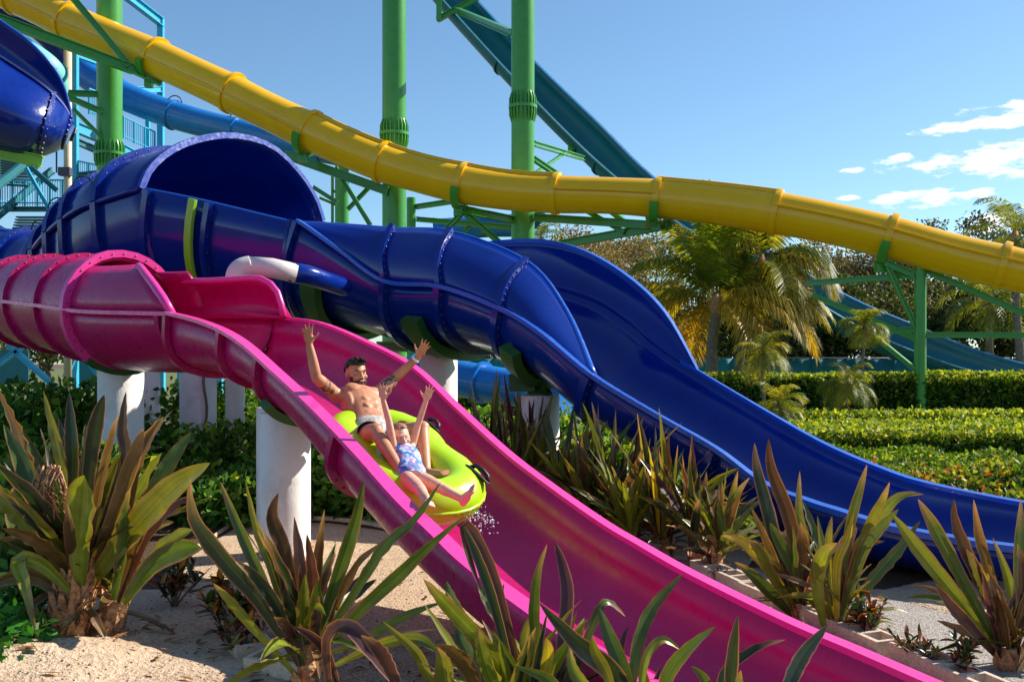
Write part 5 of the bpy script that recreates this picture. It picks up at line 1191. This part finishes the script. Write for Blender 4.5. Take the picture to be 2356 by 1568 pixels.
# ================================================================== raft and riders
RC = Vector((-.79, 7.03, .995))
rf = Vector((.53, -.81, -.36)).normalized(); rs_ = Vector((.837, .547, 0)).normalized(); rs_ = (rs_-rf*rs_.dot(rf)).normalized(); rn = rs_.cross(rf).normalized()
if rn.z < 0: rn = -rn
def RP(a, b, c=0): return RC+rf*a+rs_*b+rn*c      # along, across, above
raft = thing('raft', 'lime green two-seat inflatable raft with black handles sliding down the pink flume', 'raft', RC)
TR = .158; HW = .29; HL = .32
loop = []
for k in range(14): a = math.pi/2+math.pi*k/13; loop.append(RP(-HL+HW*math.cos(a), HW*math.sin(a)))
for k in range(1, 8): loop.append(RP(-HL+2*HL*k/8, -HW+.035*math.exp(-((k-4)/1.6)**2)))
for k in range(14): a = -math.pi/2+math.pi*k/13; loop.append(RP(HL+HW*math.cos(a), HW*math.sin(a)))
for k in range(1, 8): loop.append(RP(HL-2*HL*k/8, HW-.035*math.exp(-((k-4)/1.6)**2)))
m = MB(); m.tube(loop, [TR*(1+.02*math.sin(k*2.2)) for k in range(len(loop))], 28, closed=True); m.build('outer_tube', M['lime'], raft)
m = MB(); m.tube([RP(0, -HW, -.01), RP(0, 0, -.01), RP(0, HW, -.01)], TR*.85, 20); m.build('cross_tube', M['lime'], raft)
m = MB()
for a0 in (-HL, HL):
    m.grid([[RP(a0+r*math.cos(t), r*math.sin(t), -.1) for t in [2*math.pi*k/24 for k in range(24)]] for r in (.01, HW)], cv=True)
m.build('floor_sheet', M['lime'], raft)
# welded seam ridges along the tube
m = MB(); sl = [p+(p-RC-rf*max(-HL, min(HL, (p-RC).dot(rf)))).normalized()*TR*.99 for p in loop]; m.tube(sl, .012, 8, closed=True)
for k in range(0, len(loop), 1):
    for f in (0, .5):
        q = sl[k].lerp(sl[(k+1) % len(sl)], f); m.ball(q-rn*.008, .013, nu=6, nv=4)
m.build('seam', M['lime'], raft)
def handle(a, b, out, yaw=0):
    c = RP(a, b, 0)+(rn*.8+out*.6).normalized()*TR; u_ = (rn*.8+out*.6).normalized(); d = rf*math.cos(yaw)+rs_*math.sin(yaw); d = (d-u_*d.dot(u_)).normalized(); w = u_.cross(d)
    Mx = Matrix((d, w, u_)).transposed()
    m = MB(); m.ball(c, (.125, .05, .012), Mx, 20, 6); m.tube([c-d*.085, c-d*.06+u_*.035, c+u_*.045, c+d*.06+u_*.035, c+d*.085], .016, 8)
    m.build('handle', M['black_rubber'], raft)
handle(-.34, -.31, -rs_); handle(.2, -.29, -rs_); handle(.5, .24, rs_, .5); handle(-.34, .31, rs_)
m = MB(); c = RP(HL+HW*.98, .02, TR*.75); m.box(c, (.16, .03, .03), .3); m.build('valve_patch', M['black_rubber'], raft, smooth=False)

def skin_mat(name, rgb, deep):
    m, nt, b = newmat(name); n1 = noise(nt, 9, 5, .6); n2 = noise(nt, 45, 4, .6)
    c = ramp(nt, n1.outputs[0], [(.3, deep), (.62, rgb)]); c2 = mix_rgb(nt, .2, c, ramp(nt, n2.outputs[0], [(.35, deep), (.6, rgb)]))
    nt.links.new(c2, b.inputs['Base Color']); b.inputs['Roughness'].default_value = .5
    b.inputs['Subsurface Weight'].default_value = .12; b.inputs['Subsurface Radius'].default_value = (.02, .008, .004); b.inputs['Subsurface Scale'].default_value = .3
    return m
M['skin_tan'] = skin_mat('tanned_skin', lin(206, 142, 104), lin(176, 110, 78)); M['skin_fair'] = skin_mat('fair_skin', lin(232, 178, 152), lin(212, 146, 122))
def ink_mat():
    m, nt, b = newmat('inked_skin'); n1 = noise(nt, 26, 4, .6)
    nt.links.new(ramp(nt, n1.outputs[0], [(.44, lin(84, 66, 56)), (.56, lin(190, 128, 94))]), b.inputs['Base Color']); b.inputs['Roughness'].default_value = .45; return m
M['ink'] = ink_mat()
M['hair_dark'] = mottled('dark_hair', [(.3, lin(22, 16, 13)), (.7, lin(52, 40, 32))], 30, .6, .8, .01, 120, .4)
M['hair_fair'] = mottled('light_brown_hair', [(.3, lin(120, 78, 48)), (.7, lin(176, 128, 86))], 30, .5, .8, .01, 120, .3)
M['mouth'] = paint('open_mouth', lin(96, 26, 28), .4); M['teeth'] = paint('teeth', lin(238, 232, 222), .3, .05); M['eye_white'] = paint('eye_white', lin(232, 228, 222), .2, .05); M['iris'] = paint('dark_iris', lin(46, 30, 22), .2); M['lips'] = paint('lips', lin(186, 92, 84), .4, .1)
M['shorts'] = mottled('grey_patterned_shorts', [(.4, lin(120, 110, 104)), (.6, lin(206, 198, 190))], 22, .8, .3, .01, 60, .2)
def suit_mat():
    m, nt, b = newmat('blue_floral_swimsuit'); v = N(nt, 'ShaderNodeTexVoronoi', Scale=42.0); tcn = nt.nodes.new('ShaderNodeTexCoord'); tcn.name = 'TC'; nt.links.new(tcn.outputs['Object'], v.inputs['Vector'])
    sp = nt.nodes.new('ShaderNodeSeparateColor'); nt.links.new(v.outputs['Color'], sp.inputs[0])
    nt.links.new(ramp(nt, sp.outputs[0], [(0, lin(44, 92, 176)), (.35, lin(84, 138, 208)), (.55, lin(206, 218, 232)), (.78, lin(60, 106, 190)), (.95, lin(214, 120, 140))]), b.inputs['Base Color']); b.inputs['Roughness'].default_value = .6; return m
M['suit'] = suit_mat()

def capsule(m, a, b, r0, r1, n=14, mid=None):
    a = Vector(a); b = Vector(b); k = 6
    rr = [r0+(r1-r0)*i/k+((mid or 0)*math.sin(math.pi*i/k)) for i in range(k+1)]
    m.tube([a.lerp(b, i/k) for i in range(k+1)], rr, n); m.ball(a, r0, nu=n, nv=8); m.ball(b, r1, nu=n, nv=8)
def hand(m, wrist, d, pn, side, s, curl=.15, seed=0):
    """open hand: d towards the fingertips, pn out of the palm, side = lateral direction of the thumb"""
    r = random.Random(seed); d = d.normalized(); pn = (pn-d*pn.dot(d)).normalized(); l = d.cross(pn); l = l if l.dot(side) > 0 else -l
    Mx = Matrix((l, d, pn)).transposed()
    m.ball(wrist+d*.055*s, (.041*s, .055*s, .016*s), Mx, 14, 8); m.ball(wrist+d*.085*s, (.04*s, .022*s, .013*s), Mx, 14, 8); m.ball(wrist+d*.035*s+l*.022*s+pn*.006*s, (.018*s, .032*s, .016*s), Mx, 10, 6)
    capsule(m, wrist-d*.02*s, wrist+d*.03*s, .024*s, .026*s, 10)
    for off, ln, sp in ((.029, .076, .26), (.010, .086, .08), (-.010, .079, -.1), (-.029, .062, -.3)):
        b = wrist+d*(.098-.006*abs(off)/.03)*s+l*off*s; q = (d*math.cos(sp)+l*math.sin(sp)).normalized(); rads = [.0098*s, .009*s, .008*s, .0066*s]; c_ = curl*r.uniform(.5, 1.5); p = b-q*.012*s
        for j, fr_ in enumerate((.46, .3, .26)):
            q = (q+pn*c_*(.6+j*.5)).normalized(); e = p+q*ln*fr_*s*1.08; capsule(m, p, e, rads[j], rads[j+1], 8); p = e
    b = wrist+d*.03*s+l*.03*s; q = (d*.62+l*.78+pn*.12).normalized()
    e = b+q*.042*s; capsule(m, b, e, .0135*s, .0105*s, 8); q = (q+d*.35).normalized(); capsule(m, e, e+q*.034*s, .0105*s, .0078*s, 8)
def foot(m, ank, toe, s, up):
    d = (toe-ank).normalized(); up = (up-d*up.dot(d)).normalized(); l = d.cross(up); hl = ank-d*.035*s-up*.03*s
    capsule(m, hl, ank+d*.05*s-up*.02*s, .031*s, .034*s, 12); capsule(m, ank, toe-d*.045*s-up*.012*s, .032*s, .026*s, 12)
    for k in range(5):
        o = (k-2)*.017*s; capsule(m, toe-d*.05*s+l*o, toe+l*o*1.1-d*abs(k-.5)*.006*s-up*.008*s, .014*s, (.012 if k == 0 else .0088)*s, 8)
def finish(m, name, mat, parent, vox, smooth=7):
    o = m.build(name, mat, parent); md = o.modifiers.new('r', 'REMESH'); md.mode = 'VOXEL'; md.voxel_size = vox; md.use_smooth_shade = True
    s_ = o.modifiers.new('s', 'SMOOTH'); s_.factor = .5; s_.iterations = smooth
    dg = bpy.context.evaluated_depsgraph_get(); me = bpy.data.meshes.new_from_object(o.evaluated_get(dg)); o.modifiers.clear(); old = o.data; o.data = me; bpy.data.meshes.remove(old)
    me.polygons.foreach_set('use_smooth', [True]*len(me.polygons)); return o
def shell(c, r, Mx, keep, name, mat, parent, nu=32, nv=22, jit=0.0, seed=0, th=.006):
    """patch of an ellipsoid kept where keep(x, y, z) holds in head axes"""
    rr = random.Random(seed); m = MB(); vs = []; idx = {}
    fs = []
    def vid(i, j):
        j %= nu
        if (i, j) not in idx:
            a = math.pi*i/nv; b = 2*math.pi*j/nu; q = Vector((math.sin(a)*math.cos(b), math.sin(a)*math.sin(b), math.cos(a)))
            k = 1+rr.uniform(-jit, jit); idx[(i, j)] = len(vs); vs.append(c+Mx @ Vector((q.x*r[0]*k, q.y*r[1]*k, q.z*r[2]*k)))
        return idx[(i, j)]
    for i in range(nv):
        for j in range(nu):
            a = math.pi*(i+.5)/nv; b = 2*math.pi*(j+.5)/nu
            if keep(math.sin(a)*math.cos(b), math.sin(a)*math.sin(b), math.cos(a)): fs.append((vid(i, j), vid(i+1, j), vid(i+1, j+1), vid(i, j+1)))
    m.add(vs, fs); return m.build(name, mat, parent, solid=th)

def person(label, J, s, skin, sex, face, up, vox):
    root = thing('person', label, 'person', J['pelvis']); m = MB()
    pel, nek, sr, sl_ = J['pelvis'], J['neck'], J['shR'], J['shL']
    side = (sl_-sr).normalized(); ax_ = (nek-pel).normalized(); side = (side-ax_*side.dot(ax_)).normalized(); fw = ax_.cross(side); fw = fw if fw.dot(face) > 0 else -fw; fw.normalize()
    L = (nek-pel).length
    prof = J['prof']; rows = []
    bend = J.get('bend', .0)
    def sp(t): return pel+ax_*L*t-fw*bend*math.sin(math.pi*min(1, max(0, t)))
    for t, w, d in catmull(prof, 3):
        c = sp(t); rows.append([c+side*w*s*math.cos(a)+fw*d*s*math.sin(a) for a in [2*math.pi*k/24 for k in range(24)]])
    m.grid(rows, cv=True, cap=True)
    if sex == 'm':
        T_ = Matrix((side, fw, ax_)).transposed()
        for q in (-1, 1):
            m.ball(sp(.8)+side*q*.082*s+fw*.082*s, (.082*s, .042*s, .062*s), T_, 14, 8)
            for k in range(3): m.ball(sp(.26+.14*k)+side*q*.036*s+fw*(.09+.006*k)*s, (.034*s, .009*s, .034*s), T_, 10, 6)
            m.ball(sp(.62)+side*q*.14*s+fw*.0, (.035*s, .08*s, .12*s), T_, 12, 8)
    for S_ in ('R', 'L'):
        sh, el, wr, tip = J['sh'+S_], J['el'+S_], J['wr'+S_], J['tip'+S_]; R = J['arm']
        m.ball(sh, R[0]*1.12); capsule(m, sh.lerp(nek, .55)-ax_*.03*s, sh, R[0]*.9, R[0]); capsule(m, sh, el, R[0], R[1], mid=R[3]); capsule(m, el, wr, R[1]*.98, R[2], mid=R[3]*.6)
        capsule(m, sh.lerp(sp(.72), .35), sh.lerp(el, .25), R[0]*.95, R[0]*.9)
        hand(m, wr+(tip-wr).normalized()*.01, tip-wr, J['palm'+S_], J['thumb'+S_], J['hs'], .18, 3 if S_ == 'R' else 9)
        hp, kn, an, toe = J['hip'+S_], J['kn'+S_], J['an'+S_], J['toe'+S_]; Q = J['leg']
        capsule(m, pel.lerp(hp, .6), hp, Q[0], Q[0]); capsule(m, hp, kn, Q[0], Q[1], mid=.006); m.ball(kn, Q[1]*1.04)
        cm = kn.lerp(an, .32); bk = (hp-kn).normalized()
        capsule(m, kn, an, Q[1]*.92, Q[2]); capsule(m, kn.lerp(an, .1)+bk*.01, kn.lerp(an, .5)+bk*.006, Q[1]*.85, Q[2]*1.15, mid=.006)
        foot(m, an, toe, J['fs'], J['footup'+S_])
    # head
    hc = J['head']; g = face.normalized(); up = (up-g*up.dot(g)).normalized(); sd = g.cross(up); H = Matrix((sd, g, up)).transposed(); k = J['hd']
    def hp_(x, y, z): return hc+H @ Vector((x*k, y*k, z*k))
    capsule(m, nek-ax_*.03*s, hp_(0, -.02, -.05), J['nk']*1.1, J['nk']*.95)
    m.ball(hc+H @ Vector((0, -.012*k, .03*k)), (.076*k, .096*k, .088*k), H, 20, 14)
    m.ball(hp_(0, .022, -.025), (.064*k, .07*k, .085*k), H, 18, 12); m.ball(hp_(0, .048, -.083), (.042*k, .036*k, .03*k), H, 14, 8); m.ball(hp_(0, .03, -.07), (.056*k, .05*k, .03*k), H, 14, 8)
    m.ball(hp_(0, .083, .026), (.05*k, .014*k, .012*k), H, 12, 6)
    capsule(m, hp_(0, .087, .015), hp_(0, .108, -.022), .0085*k, .0125*k, 8); m.ball(hp_(.011, .099, -.026), .0085*k); m.ball(hp_(-.011, .099, -.026), .0085*k)
    for q in (-1, 1):
        m.ball(hp_(q*.079, -.012, .0), (.009*k, .02*k, .03*k), H, 10, 8); m.ball(hp_(q*.04, .07, -.018), (.024*k, .02*k, .018*k), H, 10, 6)
    body = finish(m, 'body', M[skin], root, vox)
    for q in (-1, 1):
        e = MB(); e.ball(hp_(q*.031, .084, .008), (.0115*k, .007*k, .0045*k), H, 12, 8); eo = e.build('eye', M['eye_white'], root)
        e = MB(); e.ball(hp_(q*.031, .0895, .008), (.0055*k, .003*k, .0044*k), H, 10, 6); e.build('iris', M['iris'], eo)
        e = MB(); e.tube([hp_(q*.014, .096, .026), hp_(q*.032, .094, .034), hp_(q*.052, .078, .028)], [.0035*k, .0048*k, .002*k], 6); e.build('eyebrow', M['hair_dark'] if sex == 'm' else M['hair_fair'], root) if sex == 'm' else None
    mo = MB(); mo.ball(hp_(0, .0905, -.056), (.0265*k, .009*k, .0155*k), H, 16, 8); mo_ = mo.build('mouth', M['mouth'], root)
    te = MB(); te.ball(hp_(0, .0955, -.0495), (.021*k, .006*k, .0055*k), H, 14, 6); te.build('teeth', M['teeth'], mo_)
    li = MB(); li.tube([hp_(.028*math.cos(a), .092-.012*math.cos(a)**2, -.056+.017*math.sin(a)) for a in [2*math.pi*j/16 for j in range(16)]], .0038*k, 6, closed=True); li.build('lips', M['lips'], root)
    return root, sp, side, fw, ax_, hp_, H, k, hc

mv = lambda u, v, D: P(u, v, D)
man = {'pelvis': mv(860, 1004, 7.28), 'neck': mv(820, 905, 7.74), 'shR': mv(775, 910, 7.56), 'shL': mv(866, 905, 7.88), 'head': mv(820, 861, 7.7),
       'elR': mv(728, 868, 7.34), 'wrR': mv(712, 794, 7.32), 'tipR': mv(706, 746, 7.28), 'elL': mv(906, 872, 8.02), 'wrL': mv(961, 822, 8.02), 'tipL': mv(985, 782, 7.98),
       'hipR': mv(838, 1006, 7.18), 'knR': mv(864, 990, 6.79), 'anR': mv(926, 1091, 6.52), 'toeR': mv(950, 1106, 6.4), 'hipL': mv(888, 1006, 7.38), 'knL': mv(972, 984, 7.14), 'anL': mv(981, 1086, 6.86), 'toeL': mv(1034, 1087, 6.74),
       'palmR': Vector((.35, -1, 0)), 'palmL': Vector((.1, -1, 0)), 'thumbR': Vector((1, 0, 0)), 'thumbL': Vector((-1, 0, .2)), 'hs': .92, 'fs': 1.0, 'footupR': Vector((.3, -.4, 1)), 'footupL': Vector((.1, -.3, 1)),
       'arm': (.05, .041, .027, .006), 'leg': (.078, .052, .034), 'nk': .056, 'hd': .98, 'bend': -.03,
       'prof': [(-.14, .1, .08), (-.05, .15, .105), (.12, .155, .108), (.35, .14, .098), (.6, .162, .112), (.82, .182, .122), (.94, .165, .1), (1.02, .1, .075), (1.08, .055, .055)]}
R_ = person('bearded bare-chested man, arms flung up, sitting at the back of the lime raft', man, 1.0, 'skin_tan', 'm', Vector((.56, -.82, .02)), Vector((-.1, .1, 1)), .0062)
root, sp, side, fw, ax_, hp_, H, k, hc = R_
shell(hc+H @ Vector((0, -.014*k, .036*k)), (.084*k, .104*k, .1*k), H, lambda x, y, z: (z > .42 and y < .9) or (y < .1 and z > -.1 and not (abs(x) > .6 and y > -.35 and z < .2)), 'hair', M['hair_dark'], root, jit=.03, seed=2, th=.008)
q_ = MB()
for i in range(60):
    r_ = random.Random(i); x = r_.uniform(-.055, .055); y = r_.uniform(-.03, .075); b = hp_(x, y, .122-.5*x*x/.06-.25*y*y/.07); q_.tube([b, b+H @ Vector((r_.uniform(-.008, .008), .012, .014))*k, b+H @ Vector((r_.uniform(-.012, .012), .026, .018))*k], [.007*k, .006*k, .002*k], 5)
q_.build('hair', M['hair_dark'], root)
shell(hp_(0, .026, -.04), (.066*k, .07*k, .08*k), H, lambda x, y, z: (z < -.12 and y > -.15 and not (abs(x) < .42 and y > .5 and -.42 < z < -.1)) or (abs(x) > .8 and -.3 < y < .35 and z < .25), 'beard', M['hair_dark'], root, jit=.015, seed=3, th=.005)
m = MB(); m.tube([hp_(-.026, .092, -.044), hp_(0, .101, -.037), hp_(.026, .092, -.044)], [.003*k, .005*k, .003*k], 6); m.build('moustache', M['hair_dark'], root)
# inked bands on the upper arms
for a, b, f0, f1, rr in ((man['shR'], man['elR'], .35, .75, .0515), (man['shL'], man['elL'], .3, .95, .0525)):
    m = MB(); n = 14; c0 = a.lerp(b, f0); c1 = a.lerp(b, f1); m.tube([c0.lerp(c1, i/6) for i in range(7)], [(rr+.0008)*(1-.012*i) for i in range(7)], 18, cap=False); m.build('tattoo', M['ink'], root)
m = MB(); w = man['elL'].lerp(man['wrL'], .9); d = (man['wrL']-man['elL']).normalized(); m.tube([w-d*.01, w+d*.01], .033, 16); m.build('wristband', M['teeth'], root)
m = MB()
rows = []
for t, w, d in [(-.15, .11, .09), (-.08, .158, .115), (.0, .168, .122), (.1, .168, .12), (.15, .164, .117)]:
    rows.append([sp(t)+side*w*math.cos(a)+fw*d*math.sin(a) for a in [2*math.pi*j/28 for j in range(28)]])
m.grid(rows, cv=True)
for S_ in ('R', 'L'): m.tube([man['hip'+S_].lerp(man['pelvis'], .25), man['hip'+S_], man['hip'+S_].lerp(man['kn'+S_], .3), man['hip'+S_].lerp(man['kn'+S_], .5)], [.09, .095, .092, .094], 20, cap=False)
m.build('swim_shorts', M['shorts'], root)

girl = {'pelvis': mv(948, 1092, 6.55), 'neck': mv(926, 1036, 6.86), 'shR': mv(907, 1042, 6.75), 'shL': mv(945, 1034, 6.97), 'head': mv(921, 1009, 6.83),
        'elR': mv(895, 970, 6.72), 'wrR': mv(882, 922, 6.68), 'tipR': mv(878, 884, 6.64), 'elL': mv(961, 978, 6.98), 'wrL': mv(979, 924, 6.96), 'tipL': mv(991, 889, 6.93),
        'hipR': mv(936, 1100, 6.48), 'knR': mv(967, 1126, 6.14), 'anR': mv(980, 1144, 5.88), 'toeR': mv(992, 1163, 5.82), 'hipL': mv(960, 1098, 6.58), 'knL': mv(1010, 1120, 6.3), 'anL': mv(1064, 1147, 6.08), 'toeL': mv(1090, 1120, 6.02),
        'palmR': Vector((.25, -1, 0)), 'palmL': Vector((.1, -1, 0)), 'thumbR': Vector((1, 0, 0)), 'thumbL': Vector((-1, 0, .2)), 'hs': .72, 'fs': .72, 'footupR': Vector((.5, -.3, .8)), 'footupL': Vector((-.7, -.3, .5)),
        'arm': (.029, .024, .0185, .002), 'leg': (.052, .037, .025), 'nk': .034, 'hd': .84, 'bend': -.015,
        'prof': [(-.16, .07, .06), (-.06, .098, .075), (.12, .1, .076), (.38, .09, .068), (.62, .1, .074), (.84, .112, .076), (.96, .09, .06), (1.03, .055, .045), (1.08, .033, .033)]}
R_ = person('laughing girl in blue floral swimsuit, arms raised, sitting at the front of the lime raft', girl, 1.0, 'skin_fair', 'f', Vector((.42, -.9, .06)), Vector((-.16, .12, 1)), .0048)
root, sp, side, fw, ax_, hp_, H, k, hc = R_
shell(hc+H @ Vector((0, -.014*k, .034*k)), (.082*k, .102*k, .096*k), H, lambda x, y, z: (z > .5 and y < .78) or (y < .05 and z > -.45 and not (abs(x) > .7 and y > -.3 and z < .1)), 'hair', M['hair_fair'], root, jit=.02, seed=5, th=.007)
m = MB(); m.tube([hp_(.03, -.1, .03), hp_(.045, -.14, -.02), hp_(.05, -.13, -.1), hp_(.045, -.11, -.17)], [.022, .024, .02, .008], 10); m.build('ponytail', M['hair_fair'], root)
rows = []
for t, w, d in catmull([(-.17, .074, .064), (-.06, .102, .079), (.12, .104, .08), (.38, .094, .072), (.62, .104, .078), (.78, .113, .081), (.86, .108, .077)], 3):
    rows.append([sp(t)+side*w*math.cos(a)+fw*d*math.sin(a) for a in [2*math.pi*j/28 for j in range(28)]])
m = MB(); m.grid(rows, cv=True); m.build('swimsuit', M['suit'], root)
for q in (-1, 1):
    m = MB(); m.tube([sp(.84)+side*q*.06+fw*.074, sp(.97)+side*q*.068+fw*.05, sp(1.0)+side*q*.066-fw*.03, sp(.86)+side*q*.06-fw*.074], .007, 6); m.build('shoulder_strap', M['suit'], root)
# water thrown up by the raft and the wet trail on the flume floor
def water_mat():
    m, nt, b = newmat('splashing_water'); b.inputs['Base Color'].default_value = (.9, .95, 1, 1); b.inputs['Roughness'].default_value = .08; b.inputs['Transmission Weight'].default_value = .55; b.inputs['IOR'].default_value = 1.33; return m
M['water'] = water_mat()
m = MB(); r_ = random.Random(8)
for kk in range(380):
    a = r_.gauss(.0, .12); b = r_.choice((-1, 1))*r_.uniform(.18, .42); c = RP(HL+HW+TR*.4+a*.9, b*.8, -TR*.7+abs(r_.gauss(0, .05))); s_ = .0025+.007*r_.random()**2.5; m.ball(c, (s_, s_*r_.uniform(.7, 1.9), s_), None, 6, 4)
tag(m.build('water_spray', M['water'], None), 'droplets of water thrown up round the front of the lime raft', None, None, 'stuff')
